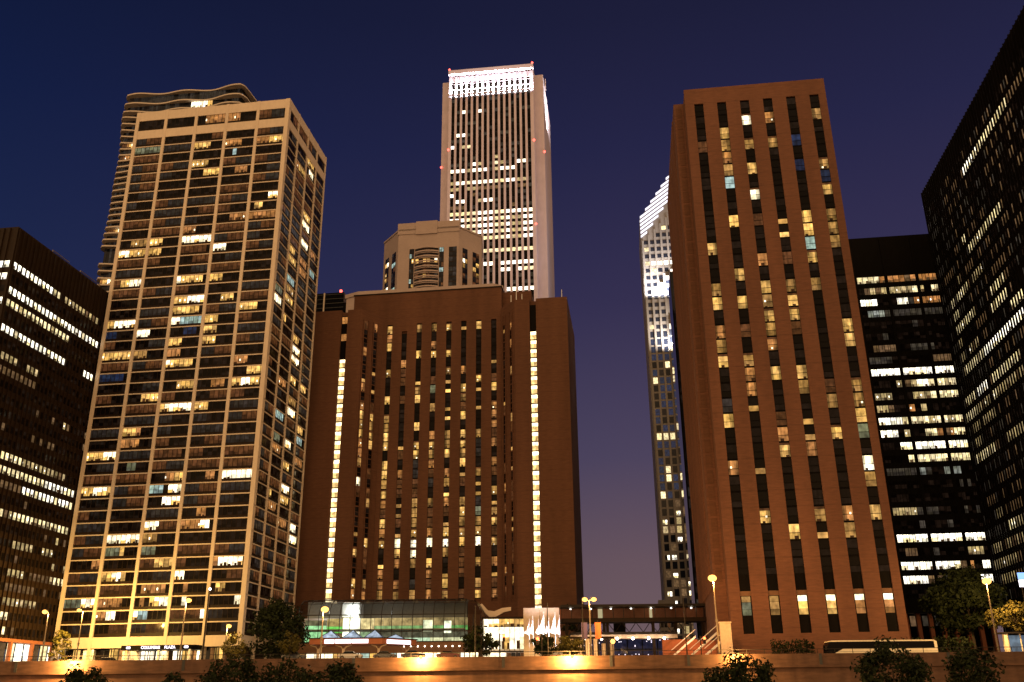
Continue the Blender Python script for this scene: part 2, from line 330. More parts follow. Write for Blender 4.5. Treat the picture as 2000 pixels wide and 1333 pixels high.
# lit window maps read off the building fronts
CODES = '.WYyOoCBGghH'      # dark, white, bright yellow, dim yellow, orange, dim orange, cool, blue, grey, dim grey, half lit (2)
def code_rows(rows): return {(q[0], q[1]): ''.join(CODES[i] for i in q[2:]) for q in rows}
def code_cols(pairs): return {pairs[i]: CODES[pairs[i + 1]] for i in range(0, len(pairs), 2)}
def code_spans(rows): return [(q[0], q[1], q[2], CODES[q[3]]) for q in rows]
B1F = code_rows([
    (1, 1, 4, 4, 1, 1, 0, 0, 0), (1, 2, 1, 6, 6, 0, 0, 0, 0), (1, 3, 5, 5, 5, 5, 5, 5, 1), (2, 0, 8, 8, 8, 8, 1, 1, 1), (2, 1, 4, 4, 4, 4, 4, 0, 0), (2, 2, 0, 4, 0, 2, 1, 1, 1),
    (2, 3, 0, 0, 1, 0, 0, 0, 0), (2, 4, 0, 0, 0, 0, 0, 1, 1), (3, 2, 0, 4, 4, 4, 4, 4, 0), (3, 3, 0, 0, 4, 0, 0, 0, 0), (3, 4, 0, 2, 2, 0, 0, 0, 0), (4, 1, 2, 2, 1, 1, 2, 0, 0),
    (4, 3, 1, 1, 0, 0, 0, 0, 0), (5, 0, 0, 0, 0, 0, 0, 4, 4), (5, 2, 5, 5, 5, 2, 2, 2, 2), (5, 3, 5, 5, 0, 0, 0, 0, 0), (5, 4, 4, 1, 1, 1, 1, 1, 0), (6, 1, 8, 8, 8, 2, 0, 0, 0),
    (6, 2, 8, 8, 8, 0, 0, 0, 0), (6, 3, 5, 5, 5, 5, 5, 5, 5), (7, 1, 1, 1, 1, 1, 1, 1, 1), (7, 2, 3, 3, 3, 0, 0, 0, 0), (8, 2, 1, 1, 1, 5, 5, 5, 5), (8, 3, 4, 4, 4, 4, 1, 1, 0),
    (9, 0, 5, 5, 5, 0, 0, 0, 0), (9, 3, 0, 0, 0, 4, 4, 0, 0), (10, 2, 0, 0, 0, 1, 1, 1, 1), (11, 0, 2, 2, 2, 1, 1, 1, 2), (11, 2, 6, 6, 6, 0, 1, 1, 1), (12, 0, 5, 5, 5, 5, 5, 5, 5),
    (12, 1, 5, 5, 5, 5, 5, 5, 5), (12, 2, 0, 0, 0, 4, 4, 2, 2), (12, 3, 0, 0, 0, 0, 4, 4, 0), (12, 4, 1, 1, 1, 1, 1, 1, 1), (13, 1, 0, 0, 8, 8, 0, 0, 0), (13, 4, 5, 5, 5, 5, 5, 5, 5),
    (14, 0, 2, 2, 2, 2, 1, 1, 1), (14, 2, 5, 5, 5, 5, 5, 5, 0), (14, 3, 5, 5, 5, 0, 0, 0, 0), (15, 1, 4, 4, 4, 4, 0, 0, 0), (15, 2, 5, 5, 5, 0, 0, 0, 0), (15, 3, 0, 0, 0, 5, 5, 5, 5),
    (16, 1, 2, 2, 2, 4, 0, 0, 0), (18, 2, 2, 1, 1, 1, 1, 1, 1), (18, 3, 2, 2, 2, 0, 0, 0, 0), (19, 0, 5, 5, 5, 5, 0, 0, 0), (19, 1, 0, 0, 0, 2, 2, 2, 2), (19, 2, 5, 5, 5, 0, 0, 0, 0),
    (19, 3, 0, 0, 0, 5, 5, 5, 5), (20, 2, 0, 0, 0, 2, 2, 2, 2), (20, 3, 0, 0, 0, 4, 4, 4, 0), (20, 4, 2, 2, 1, 1, 2, 2, 0), (21, 0, 7, 7, 7, 7, 7, 7, 0), (21, 4, 0, 0, 0, 2, 2, 2, 2),
    (22, 2, 1, 2, 2, 2, 2, 2, 0), (22, 4, 4, 4, 4, 0, 0, 0, 0), (23, 0, 2, 2, 2, 2, 2, 2, 2), (23, 1, 3, 3, 3, 0, 0, 0, 0), (23, 2, 4, 4, 4, 0, 0, 0, 0), (24, 2, 2, 2, 2, 0, 0, 0, 0),
    (24, 3, 2, 2, 2, 0, 0, 0, 0), (25, 0, 7, 7, 7, 0, 0, 0, 0), (25, 1, 1, 1, 1, 0, 0, 0, 0), (25, 2, 0, 0, 0, 7, 7, 7, 0), (25, 3, 2, 2, 2, 0, 0, 0, 0), (26, 0, 2, 2, 1, 1, 1, 1, 1),
    (26, 2, 1, 1, 6, 6, 6, 6, 6), (26, 3, 2, 2, 2, 0, 0, 0, 0), (27, 2, 2, 2, 2, 2, 2, 2, 0), (27, 4, 2, 2, 2, 2, 0, 0, 0), (28, 2, 2, 2, 2, 1, 1, 1, 1), (28, 3, 0, 0, 0, 2, 2, 2, 0),
    (30, 0, 5, 5, 2, 2, 1, 1, 1), (30, 2, 1, 2, 2, 2, 2, 2, 0), (30, 3, 2, 2, 2, 0, 0, 0, 0), (33, 0, 1, 1, 1, 2, 2, 2, 2), (33, 1, 2, 2, 2, 0, 0, 0, 0), (33, 2, 5, 5, 5, 5, 5, 5, 0),
    (33, 3, 1, 1, 1, 0, 0, 0, 0), (34, 0, 0, 0, 0, 3, 3, 3, 3), (34, 1, 2, 2, 2, 0, 0, 0, 0), (34, 2, 1, 1, 1, 1, 1, 1, 1), (35, 2, 4, 4, 4, 0, 0, 0, 0), (36, 3, 0, 0, 0, 4, 4, 4, 4),
    (36, 4, 4, 4, 4, 4, 4, 4, 4), (37, 2, 0, 0, 0, 5, 5, 5, 5), (37, 3, 5, 5, 5, 0, 0, 0, 0), (37, 4, 0, 2, 2, 0, 0, 0, 0), (38, 4, 0, 0, 0, 0, 1, 1, 1), (41, 2, 0, 0, 0, 2, 2, 2, 2),
    (41, 3, 0, 0, 0, 4, 4, 4, 0), (42, 2, 2, 2, 2, 2, 0, 0, 0), (43, 0, 5, 5, 5, 5, 5, 5, 5), (43, 3, 0, 0, 6, 0, 0, 0, 0), (44, 0, 8, 8, 8, 8, 8, 8, 8), (44, 2, 2, 2, 2, 2, 0, 0, 0),
    (44, 3, 4, 4, 4, 4, 0, 0, 0), (44, 4, 4, 4, 4, 2, 2, 2, 2), (45, 2, 0, 0, 0, 0, 5, 5, 5), (46, 2, 0, 0, 0, 2, 2, 2, 2), (47, 2, 0, 0, 4, 4, 4, 4, 4), (47, 3, 4, 4, 4, 0, 0, 0, 0),
])
B1S = code_rows([
    (7, 1, 5, 5, 5, 5, 0, 0), (8, 3, 1, 1, 1, 1, 1, 0), (9, 2, 4, 4, 4, 4, 4, 0), (9, 3, 1, 1, 1, 1, 0, 0), (10, 1, 4, 4, 4, 4, 4, 0), (11, 1, 2, 2, 0, 0, 0, 0),
    (11, 2, 2, 2, 2, 2, 2, 0), (12, 0, 5, 5, 5, 5, 5, 0), (12, 2, 1, 1, 1, 1, 1, 0), (14, 2, 2, 2, 2, 2, 0, 0), (15, 1, 4, 4, 4, 4, 4, 0), (15, 3, 4, 4, 4, 4, 4, 0),
    (16, 1, 8, 8, 8, 8, 0, 0), (16, 2, 1, 1, 1, 1, 0, 0), (17, 3, 6, 6, 6, 6, 0, 0), (18, 1, 6, 6, 6, 6, 6, 0), (18, 2, 5, 5, 5, 5, 5, 0), (18, 3, 2, 2, 2, 2, 0, 0),
    (19, 2, 1, 1, 1, 1, 1, 0), (20, 2, 3, 3, 3, 3, 3, 0), (21, 1, 4, 4, 4, 4, 4, 0), (22, 2, 2, 2, 2, 2, 0, 0), (22, 3, 2, 2, 2, 2, 0, 0), (24, 0, 5, 5, 5, 5, 5, 0),
    (24, 2, 1, 1, 1, 1, 1, 0), (25, 2, 1, 1, 1, 1, 1, 0), (26, 2, 2, 2, 2, 2, 0, 0), (27, 1, 2, 2, 0, 0, 0, 0), (28, 0, 1, 1, 1, 1, 1, 0), (29, 0, 8, 8, 8, 8, 8, 0),
    (29, 1, 2, 2, 2, 2, 2, 0), (29, 2, 5, 5, 5, 5, 5, 0), (30, 1, 3, 3, 3, 3, 3, 0), (31, 1, 6, 6, 6, 6, 6, 0), (33, 1, 2, 2, 2, 2, 2, 0), (33, 2, 4, 4, 4, 4, 4, 0),
    (34, 1, 2, 2, 2, 2, 0, 0), (34, 2, 4, 4, 4, 4, 4, 0), (34, 3, 6, 6, 6, 6, 0, 0), (36, 2, 1, 1, 1, 1, 1, 0), (36, 3, 4, 4, 4, 4, 0, 0), (38, 2, 1, 1, 1, 1, 1, 0),
    (39, 2, 2, 2, 2, 2, 2, 0), (43, 1, 4, 4, 2, 2, 2, 2), (44, 2, 0, 0, 1, 1, 1, 0), (45, 2, 2, 2, 2, 2, 2, 0),
])
B4 = {
    0: code_cols([6, 5, 7, 5, 11, 4, 14, 2, 15, 9, 16, 9, 17, 5, 18, 2, 19, 3, 20, 4, 22, 2, 23, 3, 26, 2]),
    1: code_cols([8, 2, 11, 10, 15, 10, 16, 4, 17, 4, 18, 3, 21, 8, 22, 2, 24, 2, 28, 2, 31, 6, 32, 3, 33, 4, 34, 3, 35, 2]),
    2: code_cols([6, 9, 7, 2, 12, 2, 13, 4, 14, 5, 17, 2, 19, 4, 20, 3, 21, 2, 22, 3, 23, 2, 25, 4, 28, 5, 30, 1, 32, 2, 34, 3, 36, 1, 37, 5]),
    3: code_cols([7, 10, 8, 3, 12, 4, 13, 10, 14, 10, 16, 3, 17, 2, 21, 2, 22, 2, 23, 3, 25, 5, 27, 11, 28, 10, 32, 5, 34, 3, 36, 4]),
    4: code_cols([6, 5, 7, 3, 8, 4, 11, 9, 12, 9, 13, 2, 15, 3, 16, 5, 23, 3, 25, 2, 26, 6, 27, 2, 28, 2, 32, 7, 34, 7]),
    5: code_cols([8, 2, 10, 3, 11, 1, 12, 9, 13, 8, 14, 2, 15, 3, 16, 3, 19, 2, 20, 2, 26, 3, 27, 3, 28, 3, 30, 2, 31, 7, 32, 3, 36, 3]),
}
B3 = {
    'L1': code_cols([7, 4, 8, 2, 11, 2, 17, 5, 18, 1, 20, 3, 21, 4, 22, 4, 23, 2, 24, 3, 25, 2, 26, 4, 28, 4, 32, 4, 35, 5]),
    'L2': code_cols([8, 3, 10, 5, 11, 5, 12, 2, 17, 5, 19, 5, 22, 2, 23, 2, 24, 3, 25, 2, 26, 5, 28, 10, 30, 10, 35, 4]),
    '1': code_cols([7, 3, 8, 4, 10, 11, 12, 3, 14, 2, 17, 2, 18, 3, 19, 2, 20, 2, 22, 2, 23, 2, 24, 3, 25, 3, 27, 2, 30, 3, 33, 2, 35, 2]),
    '2': code_cols([7, 3, 8, 4, 11, 2, 12, 1, 13, 10, 14, 5, 16, 10, 17, 5, 18, 5, 19, 4, 22, 10, 27, 5, 31, 4]),
    '3': code_cols([7, 3, 8, 9, 10, 3, 11, 1, 12, 1, 13, 3, 14, 3, 15, 3, 17, 5, 18, 5, 19, 9, 20, 9, 21, 2, 22, 2, 24, 2, 27, 2, 29, 11, 32, 2, 35, 3]),
    '4': code_cols([7, 4, 8, 5, 10, 2, 12, 1, 13, 4, 14, 5, 15, 5, 16, 3, 18, 9, 19, 5, 20, 4, 21, 3, 22, 2, 23, 4, 26, 3, 28, 8, 29, 5, 32, 2, 33, 4, 35, 3]),
    '5': code_cols([7, 3, 8, 2, 9, 10, 11, 3, 12, 1, 13, 2, 14, 10, 15, 5, 16, 4, 17, 11, 18, 3, 19, 4, 21, 2, 22, 3, 23, 3, 25, 11, 26, 10, 28, 11, 29, 10, 30, 3, 32, 2, 35, 2]),
    '6': code_cols([9, 5, 12, 2, 13, 3, 14, 3, 15, 2, 18, 5, 19, 10, 20, 2, 21, 3, 22, 2, 23, 2, 25, 2, 26, 5, 28, 2, 30, 4]),
    '7': code_cols([7, 2, 8, 3, 10, 3, 12, 1, 13, 3, 14, 3, 15, 8, 16, 9, 17, 10, 18, 10, 19, 3, 21, 9, 22, 9, 23, 3, 26, 10, 28, 10, 29, 2, 35, 2]),
    '8': code_cols([6, 5, 7, 4, 8, 5, 10, 4, 12, 2, 14, 2, 15, 3, 16, 10, 20, 4, 22, 4, 25, 4, 26, 4, 28, 2, 31, 10]),
    'R1': code_cols([34, 10]),
    'R2': code_cols([10, 5, 14, 10, 17, 5, 23, 5, 29, 3, 34, 4]),
}
AON = {k: ''.join(CODES[i] for i in v) for k, v in {
    50: (0, 0, 0, 0, 0, 0, 0, 0, 0, 0, 1, 1, 1, 1, 1),
    53: (0, 0, 0, 0, 0, 0, 0, 0, 0, 1, 1, 0, 1, 2, 2),
    54: (0, 0, 0, 0, 0, 0, 1, 1, 0, 1, 1, 1, 1, 1, 1),
    56: (0, 0, 0, 0, 0, 0, 2, 2, 2, 2, 2, 2, 2, 2, 2),
    58: (0, 0, 0, 0, 0, 1, 2, 2, 2, 2, 1, 3, 3, 1, 1),
    59: (0, 0, 0, 2, 2, 1, 1, 1, 2, 2, 1, 3, 3, 1, 1),
    60: (0, 1, 1, 2, 2, 1, 1, 1, 2, 2, 1, 3, 3, 1, 1),
    61: (1, 1, 1, 2, 2, 1, 1, 1, 2, 2, 1, 3, 3, 1, 1),
    62: (2, 2, 2, 2, 2, 1, 1, 1, 2, 2, 1, 1, 1, 1, 1),
    63: (5, 5, 5, 0, 0, 0, 0, 0, 0, 0, 0, 5, 0, 0, 0),
    64: (0, 1, 1, 0, 0, 3, 1, 1, 0, 0, 0, 0, 0, 0, 0),
    65: (1, 0, 0, 0, 5, 0, 0, 0, 0, 0, 0, 0, 0, 0, 0),
    66: (3, 3, 0, 3, 3, 5, 5, 5, 5, 0, 0, 0, 5, 5, 0),
    67: (3, 1, 1, 2, 1, 1, 1, 1, 2, 2, 1, 1, 3, 3, 0),
    69: (1, 1, 1, 3, 1, 1, 1, 0, 3, 1, 1, 1, 0, 0, 0),
    70: (0, 0, 0, 0, 1, 3, 0, 0, 2, 3, 0, 0, 1, 1, 0),
    71: (0, 0, 0, 0, 0, 0, 0, 0, 3, 0, 0, 0, 0, 0, 0),
    73: (1, 0, 3, 2, 0, 0, 0, 0, 0, 0, 0, 0, 0, 0, 0),
    75: (0, 1, 1, 0, 0, 0, 0, 0, 0, 0, 0, 0, 0, 0, 0),
    79: (0, 0, 1, 0, 0, 1, 0, 0, 0, 0, 0, 0, 0, 0, 0),
}.items()}
B5 = code_spans([
    (31, -6.9, -0.1, 2), (31, -8.7, -7.7, 2), (30, -21.1, -16.3, 2), (30, -15.6, -7.6, 4), (30, -6.9, -0.0, 4), (29, -18.7, -16.3, 3), (29, -15.5, -7.9, 3),
    (29, -7.1, -4.3, 2), (29, -1.5, 0.0, 2), (28, -19.8, -17.2, 1), (28, -11.2, -8.5, 1), (28, -6.8, -0.2, 4), (27, -19.5, -16.1, 8), (27, -15.2, -0.0, 9),
    (24, -18.7, -16.4, 5), (24, -15.6, -13.3, 5), (24, -9.7, -4.7, 9), (23, -20.7, -16.1, 9), (23, -5.2, 0.1, 5), (22, -21.2, -16.1, 1), (22, -15.6, -7.4, 1),
    (22, -6.9, -0.0, 1), (21, -15.3, -10.2, 3), (21, -10.1, -7.4, 1), (21, -6.9, -0.0, 2), (20, -21.0, -17.2, 3), (20, -11.4, -7.6, 3), (20, -7.0, -0.0, 2),
    (19, -20.0, -17.0, 3), (19, -12.9, -11.9, 4), (19, -9.9, -8.5, 3), (18, -21.3, -15.9, 1), (18, -15.5, -7.4, 2), (18, -7.0, 0.2, 2), (17, -21.1, -17.3, 1),
    (17, -14.9, -14.1, 3), (17, -9.9, -7.5, 2), (17, -6.9, -3.1, 4), (17, -2.9, 0.5, 2), (16, -15.6, -7.5, 1), (16, -7.0, -0.1, 1), (15, -15.3, -7.4, 2),
    (15, -6.7, 0.3, 2), (14, -20.2, -14.8, 9), (14, -15.2, -11.5, 8), (14, -6.9, -3.6, 8), (11, -20.9, -16.2, 3), (11, -15.6, -10.3, 9), (9, -21.3, -16.4, 1),
    (9, -15.6, -7.7, 1), (9, -7.2, -0.2, 1), (8, -5.8, -1.6, 3), (8, -18.7, -16.7, 5), (7, -21.3, -16.4, 1), (7, -15.6, -7.6, 1), (7, -7.1, -4.5, 4),
    (7, -1.6, -0.4, 1), (6, -21.2, -16.2, 1), (6, -15.5, -12.6, 5), (6, -2.8, -0.5, 1),
])
B6 = code_spans([
    (26, 24.4, 46.8, 2), (27, 21.4, 23.4, 2), (22, 32.1, 40.4, 2), (21, 31.1, 40.8, 2), (24, 7.2, 9.1, 2), (24, 12.2, 20.1, 2), (23, 7.2, 10.1, 2),
    (22, 7.4, 20.3, 2), (21, 7.2, 9.6, 3), (20, 7.6, 9.3, 3), (20, 12.5, 20.2, 3), (19, 6.9, 20.3, 2), (19, 21.2, 45.8, 1), (20, 41.8, 47.8, 2),
    (24, 24.2, 29.3, 3), (26, 6.1, 11.9, 5), (25, 14.0, 17.0, 3), (17, 13.2, 20.1, 1), (17, 23.0, 30.8, 2), (17, 31.6, 41.2, 2), (16, 24.5, 40.3, 3),
    (23, 37.6, 43.1, 5), (25, 46.4, 49.9, 5), (24, 51.9, 56.1, 5), (17, 4.5, 10.1, 2), (17, 12.6, 19.4, 1), (16, 2.5, 10.3, 2), (16, 12.0, 20.1, 3),
    (16, 21.8, 30.3, 2), (16, 30.4, 39.1, 2), (15, 12.7, 20.8, 3), (15, 6.0, 10.1, 3), (14, 5.6, 9.6, 3), (13, 3.6, 10.3, 2), (13, 11.3, 17.2, 2),
    (13, 24.4, 33.9, 3), (10, 5.5, 10.2, 5), (9, 10.5, 13.5, 3), (8, 16.5, 19.5, 2), (8, 20.5, 24.4, 3), (7, 3.6, 9.7, 3), (7, 11.8, 22.2, 3),
    (6, 1.8, 19.8, 3), (5, 5.0, 15.5, 3), (31, 30.9, 40.0, 1), (31, 41.1, 59.5, 2), (31, 60.8, 70.6, 5), (26, 41.2, 47.1, 2),
])
B0 = code_spans([
    (29, 0.7, 18.4, 1), (29, 20.9, 34.3, 3), (27, 0.7, 36.4, 1), (26, 0.7, 24.1, 2), (24, 1.5, 3.4, 1), (24, 4.4, 24.1, 1), (24, 32.5, 36.4, 1),
    (22, 2.4, 7.7, 3), (22, 11.2, 14.9, 3), (21, 2.9, 15.7, 5), (15, 8.7, 15.8, 2), (15, 15.8, 31.9, 3), (14, 9.0, 23.9, 2), (14, 24.7, 36.7, 1),
    (13, 10.0, 16.0, 5), (13, 16.7, 23.5, 1), (13, 24.9, 31.4, 1), (13, 33.0, 36.4, 1), (11, 11.6, 12.6, 2), (11, 16.7, 24.1, 2), (11, 24.9, 31.6, 2),
    (11, 33.1, 36.8, 2), (9, 16.9, 23.6, 3), (9, 27.5, 31.4, 3), (7, 17.3, 23.3, 3), (7, 25.1, 31.7, 5), (7, 33.5, 37.2, 2), (6, 17.3, 26.8, 5),
    (5, 17.6, 29.1, 3), (4, 17.7, 19.8, 2), (3, 18.4, 19.6, 2),
])
# ================================================================== ground, river, road
def ground():
    g = MB(); g.box(-2500, 2500, 150.6, 4000, -1.0, 0.0); g.build('street', M['asphalt'], kind='structure')
    g = MB(); g.box(-2500, 2500, 60, 150.4, -9.4, -8.0); g.build('riverwalk', M['paving'], kind='structure')
    g = MB(); g.rect(-2500, 2500, 0, 1, 0)
    g = MB(); g.face([(-2500, -60, -10.5), (2500, -60, -10.5), (2500, 60.5, -10.5), (-2500, 60.5, -10.5)]); g.build('river', M['water'], kind='structure')
    g = MB(); g.box(-2500, 2500, -900, 12, -12, -6.7); g.build('north_bank', M['paving'], kind='structure')
    g = MB(); g.box(-120, 110, 160.4, 163.6, 0.004, 0.14); g.build('kerbed_median', M['paving'], kind='structure')
    g = MB(); g.box(-57.5, 33, 182, 262, 0.0, 2.2); g.build('raised_forecourt', M['paving'], kind='structure')
    g = MB()
    for y in (157.2, 167.0):
        for k in range(40): g.box(-118 + k * 6, -115 + k * 6, y - .06, y + .06, .0, .006)
    g.build('lane_markings', M['white'], kind='structure')
ground()

# ================================================================== apartment tower: pale concrete frame
def apartment_tower():
    W, D, H, FH, Z0 = 45.7, 31.3, 152.9, 2.94, 9.02
    t = thing('apartment_tower', 'tall pale concrete frame apartment tower with strip windows above a lit canopy', 'apartment tower',
              (-61.61, 220, 0), -.1377)
    core = MB(); core.box(-W + .9, -.7, .7, D - .9, 6.6, H - 1.2); core.box(-W + .9, -.9, 4.6, D - .9, 0, 6.6); core.build('wall', M['bronze'], t)
    for i in range(6):
        a = -W + i * W / 5; hw = .42; m = MB()
        a0, a1 = (a - .0, a + .95) if i == 0 else (a - 1.15, a) if i == 5 else (a - hw, a + hw)
        m.box(a0, a1, -.12, 1.3, 0, H + .1); m.build('column', M['concrete'], t)
    for i in range(1, 5):
        b = D / 4 * i; m = MB(side_right); m.box(b - (.30 if i < 4 else .6), b + (.30 if i < 4 else 0), -.10, .6, 0, H + .1); m.build('column', M['concrete'], t)
    def band(z0, z1, pr=0.0):
        m = MB(); m.box(-W + .02, -.02, -pr, .30, z0, z1); m.build('floor_band', M['concrete'], t)
        m = MB(side_right); m.box(.02, D - .02, -pr, .30, z0, z1); m.build('floor_band', M['concrete'], t)
    m = MB(); m.box(-W + .02, -.02, -.03, D - .02, 6.6, 9.02); m.build('lobby_beam', M['concrete'], t)
    for k in range(1, 46): band(Z0 + FH * k - .13, Z0 + FH * k + .13)
    band(144.0, 146.7, .04); band(150.0, 152.9, .04)
    m = MB(); m.box(-W + .9, -.9, .95, D - .9, H - 1.2, H - .8); m.build('roof', M['concrete'], t)
    cells = []
    def fill(T, n, w_, data, np_, along):
        bw = w_ / n
        for k in list(range(0, 46)) + [47]:
            for i in range(n):
                z0 = Z0 + FH * k + .13 if k < 47 else 146.7; z1 = z0 + FH - .26 if k < 47 else 150.0
                a0 = (-W if T is ident else 0) + i * bw + .3; a1 = a0 + bw - .6
                codes = data.get((k, i))
                if codes is None:
                    q = rnd.random()
                    if q < .34: codes = '.' * np_
                    else:
                        h = np_ // 2; codes = ''.join(rnd.choice(['g', 'g', 'o', 'g', '.', 'o']) for _ in range(2)); codes = codes[0] * h + codes[1] * (np_ - h)
                m = MB(T)
                pane_grid(m, a0, a1, z0 + .62, z1 - .02, .24, codes, .12)
                m.rect(a0, a1, z0, z0 + .62, .22, 1)                       # dark panel under the panes
                m.box(a0, a1, .12, .20, z0 + .60, z0 + .68, 1); m.rect(a0, a1, z0, z1, .28, 1)             # guard rail
                for j in range(1, np_):
                    x = a0 + (a1 - a0) * j / np_; m.box(x - .05, x + .05, .17, .25, z0 + .6, z1, 1)
                cells.append((m, m.v[0]))
    fill(ident, 5, W, B1F, 7, 0); fill(side_right, 4, D, B1S, 6, 0)
    build_windows(t, cells, [M['win'], M['bronze']])
    # ground floor: recessed lit lobby between the columns
    lob = MB()
    pane_grid(lob, -W + 1.2, -W + 6.0, .1, 6.5, 3.4, '..YY.', .2); pane_grid(lob, -W + 9.9, -W + 17.9, .1, 6.5, 3.4, '..YYOWY', .2)
    pane_grid(lob, -W + 18.8, -W + 27.0, .1, 6.5, 3.4, 'YWWWWWY', .2); pane_grid(lob, -W + 27.9, -W + 36.0, .1, 6.5, 3.4, 'WWYYOWW', .2)
    pane_grid(lob, -W + 36.9, -1.3, .1, 6.5, 3.4, 'OYYoyYW', .2)
    lob.build('lobby_glass', [M['win']], t)
    m = MB()
    for i in range(5):
        for j in range(1, 5):
            x = -W + i * 9.14 + j * 1.83; m.box(x - .09, x + .09, 3.2, 3.38, .1, 6.5)
    m.build('lobby_frame', M['steel'], t)
    for a in (-W + 6.2, -W + 17.95): 
        m = MB(); m.box(a, a + 2.2, 2.6, 4.2, 0, 6.55); m.build('lobby_wall', M['concrete'], t)
    # entrance canopy with its lettering
    m = MB(); x0, x1 = -26.4, -9.0
    m.prism([(x0, -4.2), (x1 - 2.5, -4.2), (x1 - .8, -3.6), (x1, -2.4), (x1, 3.0), (x0, 3.0)], 5.9, 6.85); c = m.build('canopy', M['black'], t)
    lettering('COLUMBUS', .86, .04, M['letters'], c, (-19.3, -4.30, 6.08)); lettering('PLAZA', .86, .04, M['letters'], c, (-14.7, -4.30, 6.08))
    for x in (-24.6, -10.9):
        m = MB(); m.box(x - .45, x + .45, -4.30, -4.18, 6.15, 6.6); m.build('number_plate', M['letters'], c)
    for x in (-25.8, -17.6, -10.2):
        m = MB(); m.box(x - .2, x + .2, -3.9, -3.5, 0, 5.9); m.build('canopy_post', M['white'], c)
    lamp('AREA', 'lobby_light', (-18, -1, 5.8), 1800, (1, .80, .42), t, shape='RECTANGLE', size=15, size_y=3)
    lamp('AREA', 'lobby_light', (-34, 1.4, 6.4), 1500, (1, .72, .30), t, shape='RECTANGLE', size=18, size_y=1.5)
    # bright sodium floodlight at the corner by the street
    return t
apartment_tower()

# ================================================================== brick hotel slab (the near one, east)
def strip_wall(mb, T, a_cols, half, W0, W1, ztop, zbot, zroof, dep, mi=0):
    """brick piers between the window slots"""
    m = mb; edges = [W0] + [x for c in a_cols for x in (c - half, c + half)] + [W1]
    for i in range(0, len(edges), 2): m.box(edges[i], edges[i + 1], 0, dep, 0, zroof, mi)
    for i, c in enumerate(a_cols):
        m.box(c - half, c + half, 0, dep, ztop[i] if isinstance(ztop, list) else ztop, zroof, mi)
        m.box(c - half, c + half, 0, dep, 0, zbot, mi)
def slot_window(m, c, half, z0, z1, b, code, dark=1):
    h = z1 - z0; zt = z0 + h * .42
    a0, a1 = c - half, c + half; f = .06
    m.rect(a0, a1, z0, z1, b + .10, dark)
    if code in 'hH':
        m.rect(a0 + f, a1 - f, z0 + .16, zt - .06, b, 0, lit('Y' if code == 'H' else 'y', 1.3)); m.rect(a0 + f, a1 - f, zt + .06, z1 - .2, b, 0, lit('.'))
        return
    n = 5; wd = (a1 - a0 - 2 * f) / n; zl, zh = z0 + .16, z1 - .2
    fold = [rnd.uniform(.72, 1.12) for _ in range(n)]
    if code in 'WYyO':
        q = rnd.random()
        if q < .35: fold[0] *= .45; fold[-1] *= .45                      # drawn-back curtains
        elif q < .55: fold[-1] *= .3; fold[-2] *= .4
        elif q < .70: fold[0] *= .3; fold[1] *= .4
    up, dn = lit(code, 1.1), lit(code, rnd.uniform(.65, 1.15))
    for i in range(n):
        p0 = a0 + f + i * wd
        m.rect(p0, p0 + wd, zt + .06, zh, b, 0, tuple(v * fold[i] for v in up)); m.rect(p0, p0 + wd, zl, zt - .06, b, 0, tuple(v * fold[i] for v in dn))
    if code in 'WYyO':
        if rnd.random() < .2: x = rnd.uniform(a0 + .15, a1 - .5); z = rnd.uniform(zl, zt + .2); m.rect(x, x + .34, z, z + .38, b - .012, 0, lit('W', .8))
        if rnd.random() < .6: x = rnd.uniform(a0 + .1, a1 - .8); m.rect(x, x + rnd.uniform(.4, .8), zl, zl + rnd.uniform(.25, .6), b - .014, 0, lit('o', .5))
        if rnd.random() < .3: m.rect(a0 + f, a1 - f, zh - .45, zh, b - .016, 0, lit('o', 1.0))
